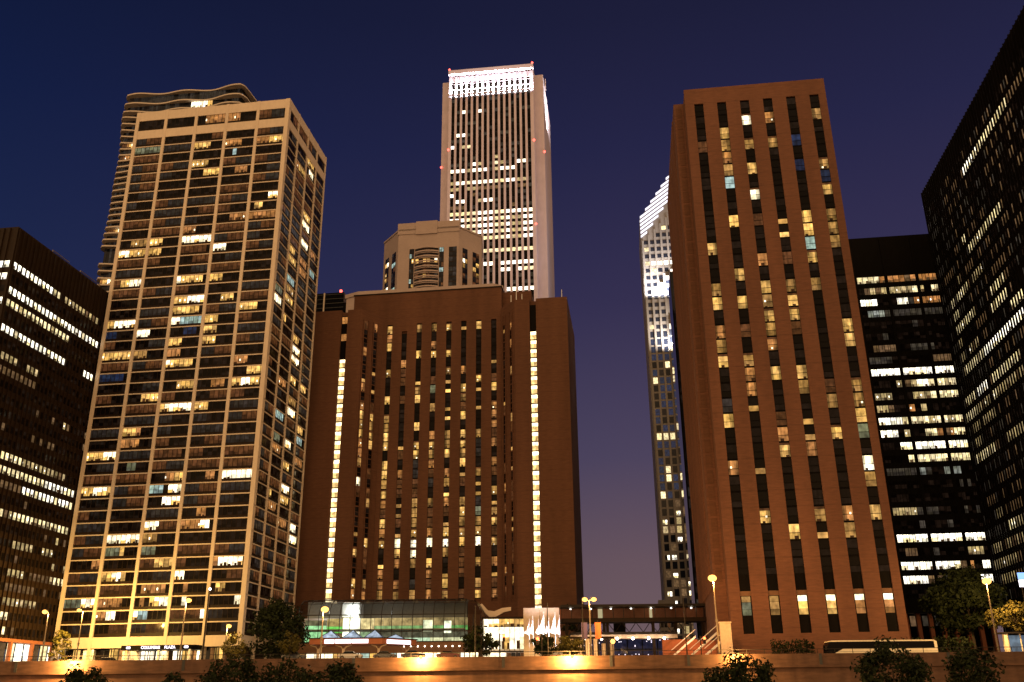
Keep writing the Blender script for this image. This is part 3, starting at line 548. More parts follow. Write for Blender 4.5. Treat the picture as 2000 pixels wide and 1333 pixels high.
def near_hotel():
    W, H, DEP = 30.4, 121.9, .75
    t = thing('hotel_tower', 'brown brick hotel slab with six vertical window slots, behind the white coach', 'hotel tower', (38.97, 175, 0), -.1244)
    cols = [3.0 + 4.97 * k for k in range(6)]; half = .98
    tops = [117.9] * 6
    m = MB(); strip_wall(m, ident, cols, half, 0, W, tops, 5.4, H, DEP); m.build('brick_front', M['brick'], t)
    m = MB(); m.box(0, W, DEP + .02, 46, 0, H - 1.0); m.build('brick_core', M['brick'], t)
    for c in cols: m = MB(); m.box(c - half, c + half, .42, DEP, 5.42, 117.9); m.build('slot_backing', M['black'], t)
    m = MB(); m.box(.3, W - .3, 1.2, 45.6, H - .9, H - .6); m.build('roof', M['paving'], t)
    # set-back wing with ribbed flank
    m = MB(); m.box(-2.2, -.02, 4.0, 47, 0, 121.0); m.build('set_back_wing', M['brick'], t)
    m = MB(side_left)
    T = lambda a, b, z: (-2.2 - (-b) * 1.0, 4.0 + a, z)
    m = MB(lambda a, b, z: (-2.2 + b, 4.0 + a, z))
    for k in range(22): m.box(6 + k * 1.8, 6.7 + k * 1.8, -.22, -.004, 14, 120.5)
    m.build('brick_ribs', M['brick'], t)
    # shallow lit niches on the return wall
    m = MB()
    for k in range(34):
        m.box(-1.75, -.55, 3.93, 3.99, 15 + 3.1 * k, 17.6 + 3.1 * k)
    m.build('recess_panel', M['brick2'], t)
    cells = []
    for c in range(6):
        d = B4[c]
        for k in range(1, 38):
            z = 1.70 + 3.095 * k
            if z - 1.5 < 13.3 or z + 1.6 > tops[c]: continue
            code = d.get(k, None)
            if code is None: code = '.' if rnd.random() < .93 else 'o'
            if code in 'gGo' and rnd.random() < .65: code = '.'
            m = MB(); slot_window(m, cols[c], half, z - 1.55, z + 1.53, .24, code)
            cells.append((m, m.v[0]))
    for c, code in enumerate(('G', 'y', 'Y', 'Y', 'O', 'O')):
        m = MB(); x = cols[c]
        m.rect(x - half, x + half, 12.9, 15.7, .30, 1); m.rect(x - half, x + half, 12.0, 12.85, .30, 2); m.rect(x - half, x + half, 5.4, 8.5, .30, 1); m.rect(x - half, x + half, 8.5, 12, .32, 1)
        m.rect(x - .78, x + .78, 10.9, 11.9, .28, 0, lit('W', 1.1) if c > 1 else lit('y')); m.rect(x - .78, x + .78, 9.6, 10.85, .28, 0, lit(code, 1.2)); m.rect(x - .78, x + .78, 8.6, 9.55, .28, 0, lit(code, .8))
        cells.append((m, m.v[0]))
    build_windows(t, cells, [M['win'], M['black'], M['brownfascia']])
    return t
near_hotel()

# ================================================================== brick hotel, central tower with a recessed bay
def centre_hotel():
    H = 104.6
    t = thing('hotel_tower', 'wide brown brick hotel with two bright stairwell slots and a recessed centre', 'hotel tower', (16.14, 250, 0), -.128)
    gl, gr, hw = -66.85, -10.1, .95
    # wings with chamfered inner corners, drawn as plan outlines
    m = MB()
    m.prism([(gr + hw, 0), (0, 0), (0, 32.5), (gr + hw, 32.5)], 0, H); m.prism([(gr - hw, 0), (gr - hw, 32.5), (-20.2, 32.5), (-20.2, 5.52), (-15.4, 0)], 0, H)
    m.box(gr - hw, gr + hw, 1.0, 32.5, 0, H - .4)
    m.build('brick_wing', M['brick2'], t)
    m = MB()
    m.prism([(-76.9, 0), (gl - hw, 0), (gl - hw, 32.5), (-76.9, 32.5)], 0, H); m.prism([(gl + hw, 0), (-61.8, 0), (-56.7, 6.4), (-56.7, 32.5), (gl + hw, 32.5)], 0, H)
    m.box(gl - hw, gl + hw, 1.0, 32.5, 0, H - .4)
    m.build('brick_wing', M['brick2'], t)
    # recessed centre
    off = 6.5; cols = [-54.5 + 4.56 * k for k in range(8)]; half = .80
    m = MB(lambda a, b, z: (a, off + b, z))
    tops = [101.6, 99.3] + [101.6] * 6
    strip_wall(m, ident, cols, half, -56.68, -20.22, tops, 19.5, 104.62, .7)
    m.build('brick_centre', M['brick2'], t)
    m = MB(); m.box(-56.68, -20.22, off + .72, 32, 0, 104.6); m.build('brick_core', M['brick2'], t)
    m = MB(); m.box(-66.2, -20.2, off + .02, 31, 104.63, 111.9); m.build('penthouse_wall', M['brick2'], t)
    m = MB(); m.box(-20.18, -11.4, 9.0, 31, 104.63, 111.2); m.build('penthouse_wall', M['brick2'], t)
    m = MB(); m.box(-66.4, -20.0, off - .15, 31.1, 111.92, 112.3); m.build('penthouse_coping', M['bronze'], t)
    cells = []
    H3, O3 = 2.795, 2.2
    def put(col, c, T, half, ztop):
        d = B3.get(col, {})
        for k in range(6, 37):
            z = O3 + H3 * k
            if z - 1.4 < 19.4 or z + 1.45 > ztop: continue
            code = d.get(k)
            if code is None:
                q = rnd.random(); code = rnd.choice('oOyhoo') if q < (.42 if z < 62 else .16) else '.'
            m = MB(T); slot_window(m, c, half, z - 1.395, z + 1.39, .24 if T is TC else .42, code); cells.append((m, m.v[0]))
    TC = lambda a, b, z: (a, off + b, z)
    for i, c in enumerate(cols): put(str(i + 1), c, TC, half, tops[i])
    # chamfer slots stand a hand proud of the chamfer wall
    ang = math.atan2(6.4, 5.1); ca, sa = math.cos(ang), math.sin(ang)
    TL = lambda a, b, z: (-61.8 + a * ca - (b - .46) * sa, 0 + a * sa + (b - .46) * ca, z)
    put('L1', 1.9, TL, .72, 101.5); put('L2', 5.45, TL, .68, 101.5)
    an2 = math.atan2(-5.52, 4.8); cb, sb = math.cos(an2), math.sin(an2)
    TR = lambda a, b, z: (-20.2 + a * cb - (b - .46) * sb, 5.52 + a * sb + (b - .46) * cb, z)
    put('R1', 1.8, TR, .62, 99.5); put('R2', 5.4, TR, .62, 99.5)
    # brick fins either side of the chamfer slots give them depth
    m = MB()
    for T, cs, hh in ((TL, (1.9, 5.45), .72), (TR, (1.8, 5.4), .62)):
        q = MB(T)
        for c in cs:
            for s in (-1, 1): q.box(c + s * (hh + .12) - .12, c + s * (hh + .12) + .12, .10, .46, 19, 101.5)
        m.join(q)
    m.build('slot_jamb', M['brick2'], t)
    # stairwell slots, lit floor by floor
    for g, zt in ((gl, 89.9), (gr, 96.4)):
        for k in range(38):
            z0 = 15.0 + 2.745 * k; z1 = z0 + 2.745
            if z1 > 103.8: continue
            m = MB(); on = z1 <= zt + .6
            m.rect(g - hw, g + hw, z0, z1, .62, 1)
            if on:
                s = rnd.uniform(.85, 1.25); wz = z0 + 2.745 * .55
                top = k % 1 == 0
                m.rect(g - .82, g + .82, wz, z1 - .22, .55, 0, (3.4 * s, 2.5 * s, 1.35 * s))
                m.rect(g - .82, g + .1, z0 + .12, wz - .02, .55, 0, (1.5 * s, .98 * s, .36 * s)); m.rect(g + .14, g + .82, z0 + .12, wz - .02, .55, 0, (.95 * s, .58 * s, .20 * s))
                m.box(g - .9, g + .9, .40, .58, z0 - .06, z0 + .10, 1)
            elif g == gl and z0 > 92 and z0 < 101 and k in (29, 31): m.rect(g - .8, g + .8, z0 + .3, z1 - .3, .55, 0, lit('O'))
            cells.append((m, m.v[0]))
    build_windows(t, cells, [M['win'], M['black']])
    m = MB()
    for x, h in ((-17.2, 4.2), (-15.6, 6.5), (-13.9, 4.4)): m.tube([(x, 6, 104.6), (x, 6, 104.6 + h)], .16, .10, 6)
    m.build('roof_antenna', M['white'], t)
    m = MB(); m.tube([(-2.0, 8, 104.6), (-2.0, 8, 110.5)], .14, .10, 6); m.build('roof_antenna', M['white'], t)
    return t
centre_hotel()

# ================================================================== white granite skyscraper with floodlit crown
def granite_tower():
    H = 387.5; W = 56.3
    t = thing('office_skyscraper', 'tallest tower, pale granite piers with a blazing white floodlit crown and red beacons', 'skyscraper', (-40.17, 520, 0), -.1194)
    m = MB(); m.prism([(0, .8), (W, .8), (W, 5.5), (W + 6, 5.5), (W + 6, 62), (-5.6, 62), (-5.6, 5.5), (0, 5.5)], 0, 384); m.build('granite_shaft', M['granite'], t)
    m = MB(); m.box(-.2, W + .2, -2.6, .8, 384.6, H); m.box(0, W, .8, 60, 384, H); m.build('granite_crown_band', M['granite'], t)
    wc = [2.9 + 3.58 * i for i in range(15)]
    m = MB()
    for i in range(16):
        a0 = 0 if i == 0 else wc[i - 1] + 1.08; a1 = W if i == 15 else wc[i] - 1.08
        m.box(a0, a1, -.6, .79, 0, 383.6)
    m.build('granite_pier', M['granite'], t)
    for k in range(46, 84):
        pass
    cells = []
    for k in range(44, 86):
        z = 3.4 + 4.46 * k
        row = AON.get(k, '.' * 15)
        for i in range(15):
            m = MB(); c = row[i]
            zz = z
            if zz > 369.5:
                # louvred mechanical floors behind the crown lights
                m.rect(wc[i] - 1.08, wc[i] + 1.08, zz - 2.23, min(zz + 2.23, 379.5), .3, 1)
                m.box(wc[i] - 1.08, wc[i] + 1.08, .12, .3, zz - .25, zz + .15, 2)
            else:
                m.rect(wc[i] - 1.08, wc[i] + 1.08, zz - 2.23, zz - 1.15, .35, 1)
                m.rect(wc[i] - 1.08, wc[i] + 1.08, zz + 1.25, zz + 2.23, .35, 1)
                m.rect(wc[i] - 1.08, wc[i] + 1.08, zz - 1.15, zz + 1.25, .42, 0, lit(c if c != '.' else ('g' if rnd.random() < .30 else '.'), 1.1, .2))
            cells.append((m, m.v[0]))
    m = MB()
    for i in range(15): m.box(wc[i] - 1.08, wc[i] + 1.08, .0, .79, 379.5, 383.6)
    m.build('granite_lintel', M['granite'], t)
    build_windows(t, cells, [M['winoff'], M['black'], M['granite']])
    # crown floodlights on the ledges
    lamp('AREA', 'crown_floodlight', (W / 2, -3.0, 367.8), 105000, (1, .95, .90), t, shape='RECTANGLE', size=52, size_y=.5).rotation_euler = Vector((0, .25, 1)).to_track_quat('-Z', 'Y').to_euler()
    lamp('AREA', 'crown_floodlight', (W + 13, 30, 362.0), 60000, (1, .93, .82), t, shape='RECTANGLE', size=.6, size_y=50).rotation_euler = Vector((-.62, 0, 1)).to_track_quat('-Z', 'Y').to_euler()
    m = MB(); m.box(.2, W - .2, -3.4, -2.6, 366.9, 367.5)
    for a in (.3, 14, 28, 42, W - .6): m.box(a, a + .3, -2.6, -.55, 367.0, 367.3)
    m.build('light_trough', M['granite'], t)
    f = lamp('SPOT', 'facade_floodlight', (52, -195, 20), 1500000, (.50, .72, 1.0), t, 2.0, spot_size=R(44), spot_blend=.6)
    f.rotation_euler = (Vector((30, 0, 300)) - Vector((52, -195, 20))).to_track_quat('-Z', 'Y').to_euler()
    for (x, z, y) in ((.4, 388.2, -2.4), (56, 388.2, -2.4), (.2, 327, -.8), (56.1, 329.5, -.8), (-5.4, 318, 5.2), (62.2, 324, 5.2), (-.2, 268, -.8), (56.2, 269, -.8)):
        m = MB(); m.ball((x, y, z), .75, 8); m.build('beacon', M['redlamp'], t)
    m = MB(lambda a, b, z: (W + 6.3, 20 + a, z))
    for k in range(2): m.tube([(k * 3, 0, 384), (k * 3 + 1, 0, 392)], .25, .25, 6)
    m.build('window_washing_rig', M['granite'], t)
EM_NOW[0] = EM_OFFICE; granite_tower(); EM_NOW[0] = EM

# ================================================================== octagonal stone residential tower on its podium
def octagon_tower():
    t = thing('residential_tower', 'stubby octagonal stone tower with balconies, in front of the floodlit skyscraper', 'residential tower', (-60.8, 400, 0), -.12)
    z1, z2 = 205.6, 208.9
    P = [(7.0, 0), (36.3, 0), (45.5, 11.5), (42.5, 34), (34, 44), (9, 44), (-2.0, 34), (-3.0, 11.5)]
    m = MB(); m.prism(P, 90, z1); m.build('stone_shaft', M['limestone'], t)
    m = MB(); m.prism([(6.6, -.3), (36.7, -.3), (36.7, 3), (6.6, 3)], 203.0, z2); m.prism([(15.5, -.6), (25.9, -.6), (25.9, 3), (15.5, 3)], 202.5, z2 + .45); m.build('stone_parapet', M['limestone'], t)
    m = MB()
    C = [(x, y) for x, y in P]; cx, cy = 22, 25
    Q = [(cx + (x - cx) * 1.012, cy + (y - cy) * 1.012) for x, y in P]
    m.prism(Q, 204.8, 205.7); m.build('stone_cornice', M['limestone'], t)
    cells = []
    def strip(T, a0, a1, n, zt, codes):
        for k in range(12):
            zb = zt - 2.62 * (k + 1); m = MB(T)
            m.rect(a0, a1, zb, zb + 2.62, -.05, 1)
            pane_grid(m, a0 + .1, a1 - .1, zb + .35, zb + 2.5, -.10, codes[k % len(codes)], .15)
            cells.append((m, m.v[0]))
    strip(ident, 12.6, 14.9, 1, 195, ['..', 'Cg', '.Y', '..', 'g.']); strip(ident, 27.0, 29.2, 1, 195, ['CC', '..', 'g.', '.o'])
    strip(ident, 31.6, 35.4, 1, 195, ['.g', '..', 'g.', '..', 'gg'])
    # bowed centre bay
    arc = [(15.2 + 11.5 * s / 8, -1.6 * math.sin(math.pi * s / 8)) for s in range(9)]
    m = MB()
    for k in range(12):
        z = 195 - 2.62 * k
        out = arc + [(26.7, .3), (15.2, .3)]
        m.prism(out, z - .30, z); m.prism([(x, y - .05) for x, y in arc] + [(x, y + .1) for x, y in reversed(arc)], z - 2.2, z - 1.5)
    m.build('balcony', M['limestone'], t)
    for k in range(12):
        z = 195 - 2.62 * k; m = MB(); m.rect(15.2, 26.7, z - 2.62, z, -.02, 1)
        pane_grid(m, 15.5, 26.4, z - 2.4, z - .35, -.06, [' .....'.strip(), '..gg..', 'Y.YY.W', '..oo..', 'g.o...', 'o.Yo.g', '.o..g.'][k % 7], .4); cells.append((m, m.v[0]))
    ang = math.atan2(11.5, 9.2); ca, sa = math.cos(ang), math.sin(ang)
    TR = lambda a, b, z: (36.3 + a * ca - b * sa, a * sa + b * ca, z)
    strip(TR, 2.4, 5.6, 1, 195, ['..', 'o.', 'Wy', 'yg', '..', 'og']); strip(TR, 8.8, 13.0, 1, 195, ['.o', 'o.', '.Y', 'Y.', 'oy'])
    an2 = math.atan2(11.5, 10.0); cb, sb = math.cos(an2), math.sin(an2)
    TL = lambda a, b, z: (-3.0 + a * cb + b * sb, 11.5 - a * sb + b * cb, z)
    strip(TL, 2.2, 6.0, 1, 195, ['.g', 'YW', '..', 'y.', 'Yo']); strip(TL, 9.2, 13.2, 1, 195, ['g.', '..', 'CC', '.o', 'g.'])
    build_windows(t, cells, [M['winblue'], M['bronze']])
    # podium block whose lit stone edge shows over the brick hotel
    m = MB(); m.prism([(-1.5, -48), (4, -50.0), (60, -50.0), (63, -48), (63, -10), (-1.5, -10)], 60, 149.6)
    m.prism([(-2.2, -48), (4, -50.6), (60, -50.6), (63.6, -48), (63.6, -10), (-2.2, -10)], 149.62, 151.3); m.build('podium', M['limestone'], t)
octagon_tower()

# ================================================================== tower with the chevron crown of light tubes
def chevron_tower():
    t = thing('office_skyscraper', 'slender granite tower with a pointed crown of slanting white light tubes, half hidden by brick', 'skyscraper', (74.7, 480, 0), -.12)
    WD = 46; AP = 23
    def gable(z): return z
    m = MB()
    n = len(m.v)
    prof = [(0, 0), (WD, 0), (WD, 255), (AP, 289), (0, 255)]
    for y in (2.6, 44): m.v += [(a, y, z) for a, z in prof]
    m.f += [(0, 1, 2, 3, 4), (9, 8, 7, 6, 5)] + [(i, (i + 1) % 5 + 0, (i + 1) % 5 + 5, i + 5)[::-1] for i in range(5)]; m.m += [0] * 7; m.c += [(0, 0, 0)] * 7
    m.build('granite_shaft', M['prugranite'], t)
    # lower shaft steps forward under a stepped top
    m = MB()
    steps = [(0, 4.0, 205.5), (4.0, 7.6, 209), (7.6, 11.3, 213), (11.3, 15.2, 217), (15.2, 30.8, 221), (30.8, 34.7, 217), (34.7, 38.4, 213), (38.4, 42, 209), (42, 46, 205.5)]
    for a0, a1, z in steps: m.box(a0, a1, 0, 2.58, 0, z)
    m.build('granite_base', M['prugranite'], t)
    m = MB(); m.box(12.2, 33.8, -2.2, -.02, 0, 187); m.box(14.8, 31.2, -2.2, -.02, 187.02, 199); m.build('granite_base', M['prugranite'], t)
    ribs = [1.1 + 3.52 * k for k in range(13)]
    m = MB()
    for a in ribs:
        zt = 240 + (min(a, WD - a)) * 1.0
        m.box(a - .55, a + .55, 2.1, 2.58, 200, zt)
        m.box(a - .55, a + .55, -.5, -.02, 0, next(z for a0, a1, z in steps if a0 <= a <= a1) + 1.2)
    m.build('granite_rib', M['prugranite'], t)
    cells = []
    for k in range(56):
        z = 3.4 + 4.46 * k
        for i in range(12):
            a0, a1 = ribs[i] + .55, ribs[i + 1] - .55; am = (a0 + a1) / 2
            top = next(zz for p, q, zz in steps if p <= am <= q)
            b = 2.5 if z > top else -.08
            if z - 1.3 < top < z + 1.3 or (12 < am < 34 and z < 200 and b < 0): b = -2.28 if z < 186 else None
            if b is None or z > 238 + min(am, WD - am) * .9: continue
            code = '.'
            q = rnd.random()
            if z < 90: code = 'W' if q < .34 else 'y' if q < .42 else 'o' if q < .55 else '.'
            elif z < 180: code = 'Y' if q < .20 else 'B' if q < .65 else '.'
            else: code = 'Y' if q < .10 else 'W' if (abs(z - 226) < 2.5 or abs(z - 211) < 2) else '.'
            m = MB(); hh = 1.2 if z > 186 else 1.75; m.rect(a0, a1, z - hh, z + hh, b, 0, lit(code, 1.0)) if code != 'W' or z > 186 else pane_grid(m, a0, a1, z - hh, z + hh * .3, b, rnd.choice(['WW', 'W.', 'YW', '.W']), .2); cells.append((m, m.v[0]))
    build_windows(t, cells, [M['winblue'], M['black']])
    z0s = [243.0 + 2.45 * i for i in range(20)]
    ends = [3.9, 7.6, 11.0, 14.2, 17.4]
    for i, z0 in enumerate(z0s):
        a0 = 0.15 if z0 < 255 else (z0 - 255) / (1.478 - .74); a1 = ends[i] if i < 5 else AP - .3
        if a1 - a0 < 1.0: continue
        for s in (0, 1):
            m = MB(); X = (lambda a: a) if s == 0 else (lambda a: WD - a)
            zA, zB = z0 + .74 * a0, z0 + .74 * a1
            pts = [(X(a0), zA), (X(a1), zB), (X(a1), zB + 1.25), (X(a0), zA + 1.25)]
            if s: pts = pts[::-1]
            for y0, y1 in ((1.9, 2.56),):
                q = len(m.v); m.v += [(x, y0, z) for x, z in pts] + [(x, y1, z) for x, z in pts]
                m.f += [(q, q + 1, q + 2, q + 3)] + [(q + i2, q + 4 + i2, q + 4 + (i2 + 1) % 4, q + (i2 + 1) % 4) for i2 in range(4)]; m.m += [0] * 5; m.c += [(0, 0, 0)] * 5
            m.build('light_tube', M['stripe'], t)
    lamp('AREA', 'ledge_floodlight', (20, -5, 206), 150000, (1, .93, .85), t, shape='RECTANGLE', size=34, size_y=.5).rotation_euler = Vector((0, .45, 1)).to_track_quat('-Z', 'Y').to_euler()
    lamp('AREA', 'ledge_floodlight', (18, -6, 174), 80000, (1, .9, .75), t, shape='RECTANGLE', size=14, size_y=.5).rotation_euler = Vector((0, .45, 1)).to_track_quat('-Z', 'Y').to_euler()
EM_NOW[0] = EM_OFFICE; chevron_tower(); EM_NOW[0] = EM

# ================================================================== rippled balcony tower behind the apartment tower
def wave_tower():
    t = thing('apartment_tower', 'tower of rippling wavy balcony slabs peeping out behind the pale concrete frame tower', 'apartment tower', (-168.2, 340, 0), -.13)
    Wd, Dp = 55, 34
    m = MB(); m.box(1.5, Wd - 1.5, 2.75, Dp, 40, 241); m.build('glass_core', M['darkglass'], t)
    zs = [242.2, 237.4, 233.3] + [230.4 - 2.93 * k for k in range(22)] + [160.9, 158.0, 155.0, 152.2, 149.2, 146.4]
    zs = [z for z in zs if not 165.8 < z < 167.3]
    rn = random.Random(3)
    for i, z in enumerate(zs):
        amp = 1.0 if i < 4 else .8; ph = i * .33
        pts = []
        N1 = 44
        for k in range(N1 + 1):
            a = 1.6 + (Wd - 3.2) * k / N1
            pts.append((a, 1.2 - amp * math.sin(a / 3.6 + ph) * .9 - .5 * math.sin(a / 7.1 + ph * 1.7)))
        # round the ends
        y0 = pts[0][1]; left = [(.25, y0 + 1.6), (-.35 - .35 * math.sin(i * .55), y0 + 3.0), (.1, 9), (.5 + .5 * math.sin(i * .4), 17), (.2, Dp)]
        ye = pts[-1][1]; right = [(Wd - .4, ye + 1.4), (Wd + .5 * math.sin(i * .7), ye + 3.5), (Wd + .6, 12), (Wd, 22), (Wd, Dp)]
        poly = pts + right + left[::-1]
        m = MB(); m.prism(poly, z - .58, z); m.build('balcony_slab', M['slab'], t)
    cells = []
    for i, z in enumerate(zs[:-1]):
        h = z - zs[i + 1]
        for j in range(6):
            a0 = 1.7 + j * 8.6; m = MB()
            c = ''.join(rnd.choice(['.', '.', 'g', 'g', '.']) for _ in range(8))
            if i == 1 and j == 3: c = '...WWWWW'
            if i == 1 and j == 4: c = 'WWYY....'
            if i == 2 and j == 3: c = '..YYYY..'
            if i == 0 and j in (1, 4): c = 'gggggggg'
            if i in (7, 21) and j == 0: c = 'ooOYWWYO'
            if i == 9 and j == 0: c = 'ooOOyyoo'
            if i == 27 and j == 0: c = 'OYYWWY..'
            pane_grid(m, a0, a0 + 8.5, z - h + .1, z - .65, 2.68, c, .12); cells.append((m, m.v[0]))
        m = MB(side_left)
    build_windows(t, cells, [M['winblue'], M['black']])
wave_tower()

# ================================================================== dark curtain-wall office blocks
def fins(T, a0, a1, step, z0, z1, dep=.35, wd=.14):
    m = MB(T); n = int((a1 - a0) / step)
    for i in range(n + 1): m.box(a0 + i * step - wd / 2, a0 + i * step + wd / 2, -dep, 0, z0, z1)
    return m
def code_at(spans, k, a):
    for kk, p, q, c in spans:
        if kk == k and min(p, q) - .5 <= a <= max(p, q) + .5: return c
    return None
def west_office():
    t = thing('office_block', 'dark bronze office block with slanting rows of bright windows beside the pale tower', 'office block', (-112.89, 190, 0), -.1377)
    H = 97.15; D = 62
    m = MB(); m.box(-60, 0, 0, D, 8.2, H); m.build('curtain_wall', M['bronze'], t)
    f = fins(side_right, .4, D - .4, 1.52, 8.2, H - .3); f.join(fins(ident, -59.6, -.4, 1.52, 8.2, H - .3)); f.build('fin_grille', M['bronze'], t)
    cells = []
    for k in range(3, 30):
        z = .70 + 3.005 * k
        if z > 90: continue
        for j in range(8):
            m = MB(side_right); a0 = .4 + j * 7.6; codes = ''
            for i in range(5):
                c = code_at(B0, k, a0 + 1.52 * (i + .5)); q = rnd.random()
                if c in ('W', 'Y', 'y') and q < .10: c = {'W': 'Y', 'Y': 'y', 'y': 'o'}[c]
                if c is None: c = '.' if q < .90 or z > 72 else 'o' if q < .97 else 'y'
                codes += c
            pane_grid(m, a0, a0 + 7.6, z - .85, z + .75, -.03, codes, .26); cells.append((m, m.v[0]))
        for j in range(4):
            m = MB(); a0 = -30.8 + j * 7.6
            c = 'W' if k in (29, 28, 26) and j == 3 else '.'
            pane_grid(m, a0, a0 + 7.6, z - .85, z + .75, -.03, c * 5, .26); cells.append((m, m.v[0]))
    build_windows(t, cells, [M['winoff'], M['black']])
    # street floor: lit lobby behind columns
    m = MB(side_right); pane_grid(m, 1, D - 1, .3, 7.4, 2.4, 'WYWWYWWoYWWoYWWoWWWo', .5); m.build('lobby_glass', [M['win']], t)
    for j in range(9):
        m = MB(side_right); a = .5 + j * 7.6; m.box(a - .3, a + .3, -.05, .7, 0, 8.2); m.build('column', M['redwall'], t)
    m = MB(side_right); m.box(0, D, .0, 2.3, 7.5, 8.18); m.build('lobby_soffit', M['redwall'], t)
    m = MB(side_right)
    m.tube([(17, 3, H), (17, 3, H + 2.6), (24, 3, H + 2.6)], .12, .12, 6); m.tube([(29, 3, H), (29, 3, H + 2.6), (38, 3, H + 2.6), (38, 3, H + 1.2)], .12, .12, 6); m.build('roof_rail', M['polemetal'], t)
EM_NOW[0] = EM_OFFICE; west_office(); EM_NOW[0] = EM
def middle_office():
    t = thing('office_block', 'black office block with wide lit ribbon windows, between brick slab and darker high rise', 'office block', (115.4, 230, 0), -.13)
    H = 113.7; W = 46
    m = MB(); m.box(-W, -.06, 0, 30, 14, H); m.build('curtain_wall', M['black'], t)
    f = fins(ident, -W + .3, -.3, 1.5, 14, 100, .10, .10); f.build('fin_grille', M['black'], t)
    m = MB()
    for k in range(6): m.box(-W + .1 + k * 8.06, -W + .7 + k * 8.06, -.3, -.11, 14, H - .5)
    m.build('pier', M['black'], t)
    cells = []
    for k in range(4, 31):
        z = 1.1 + 3.325 * k
        if z < 17: continue
        for j in range(6):
            a0 = -W + .8 + j * 8.06 - (0 if j < 5 else 0); a1 = min(a0 + 7.3, -.3); codes = ''
            if a1 - a0 < 2: continue
            n = 5
            for i in range(n):
                c = code_at(B5, k, a0 + (a1 - a0) * (i + .5) / n); q = rnd.random()
                if c in ('Y', 'y', 'O') and q < .15: c = {'Y': 'y', 'y': 'o', 'O': 'o'}[c]
                if c is None: c = '.' if q < .86 or z > 102 else 'g'
                codes += c
            m = MB(); pane_grid(m, a0, a1, z - .98, z + .85, -.03, codes, .16); cells.append((m, m.v[0]))
    build_windows(t, cells, [M['winoff'], M['black']])
    for k in range(16):
        m = MB(); x = -W + 2 + k * 2.8; m.box(x - .45, x + .45, .4, 1.6, 0, 13.2); m.build('column', M['redwall'], t)  # red street light falling on the columns is put into their colour
    m = MB(); m.box(-W, -.06, 6, 29, 0, 14); m.build('arcade_wall', M['black'], t)
    m = MB(); pane_grid(m, -34, -8, 10.6, 13.0, 5.9, 'gGgGgoggo', .4); m.build('arcade_glass', [M['winoff']], t)
    m = MB(); m.box(-W - .2, -.05, -1.2, 2.4, 13.2, 14.4); m.build('arcade_beam', M['black'], t)
EM_NOW[0] = EM_OFFICE; middle_office(); EM_NOW[0] = EM
def high_office():
    t = thing('office_block', 'black high rise with closely spaced fins and gold windows, beyond the bus shelter', 'office block', (115.4, 230, 0), -.13)
    H = 126.4; D = 98
    m = MB(); m.box(0, 50, -D, 0, 0, H); m.build('curtain_wall', M['black'], t)
    f = fins(side_left, .5, D - .5, 1.5, 3, H - .2, .4, .14); f.build('fin_grille', M['black'], t)
    cells = []
    for k in range(2, 34):
        z = 1.8 + 3.655 * k
        if z > 119: continue
        for j in range(13):
            m = MB(side_left); a0 = .5 + j * 7.5; codes = ''
            for i in range(5):
                c = code_at(B6, k, a0 + 1.5 * (i + .5)); q = rnd.random()
                if c in ('W', 'Y', 'y') and q < .14: c = {'W': 'Y', 'Y': 'y', 'y': 'o'}[c]
                if c is None: c = '.' if q < .55 else 'o' if (q < .86 and a0 > 12) else 'g'
                if c == 'o': pass
                codes += c
            pane_grid(m, a0, a0 + 7.5, z - 1.15, z + 1.05, -.03, codes, .30); cells.append((m, m.v[0]))
    build_windows(t, cells, [M['winoff'], M['black']])
EM_NOW[0] = EM_OFFICE; high_office(); EM_NOW[0] = EM

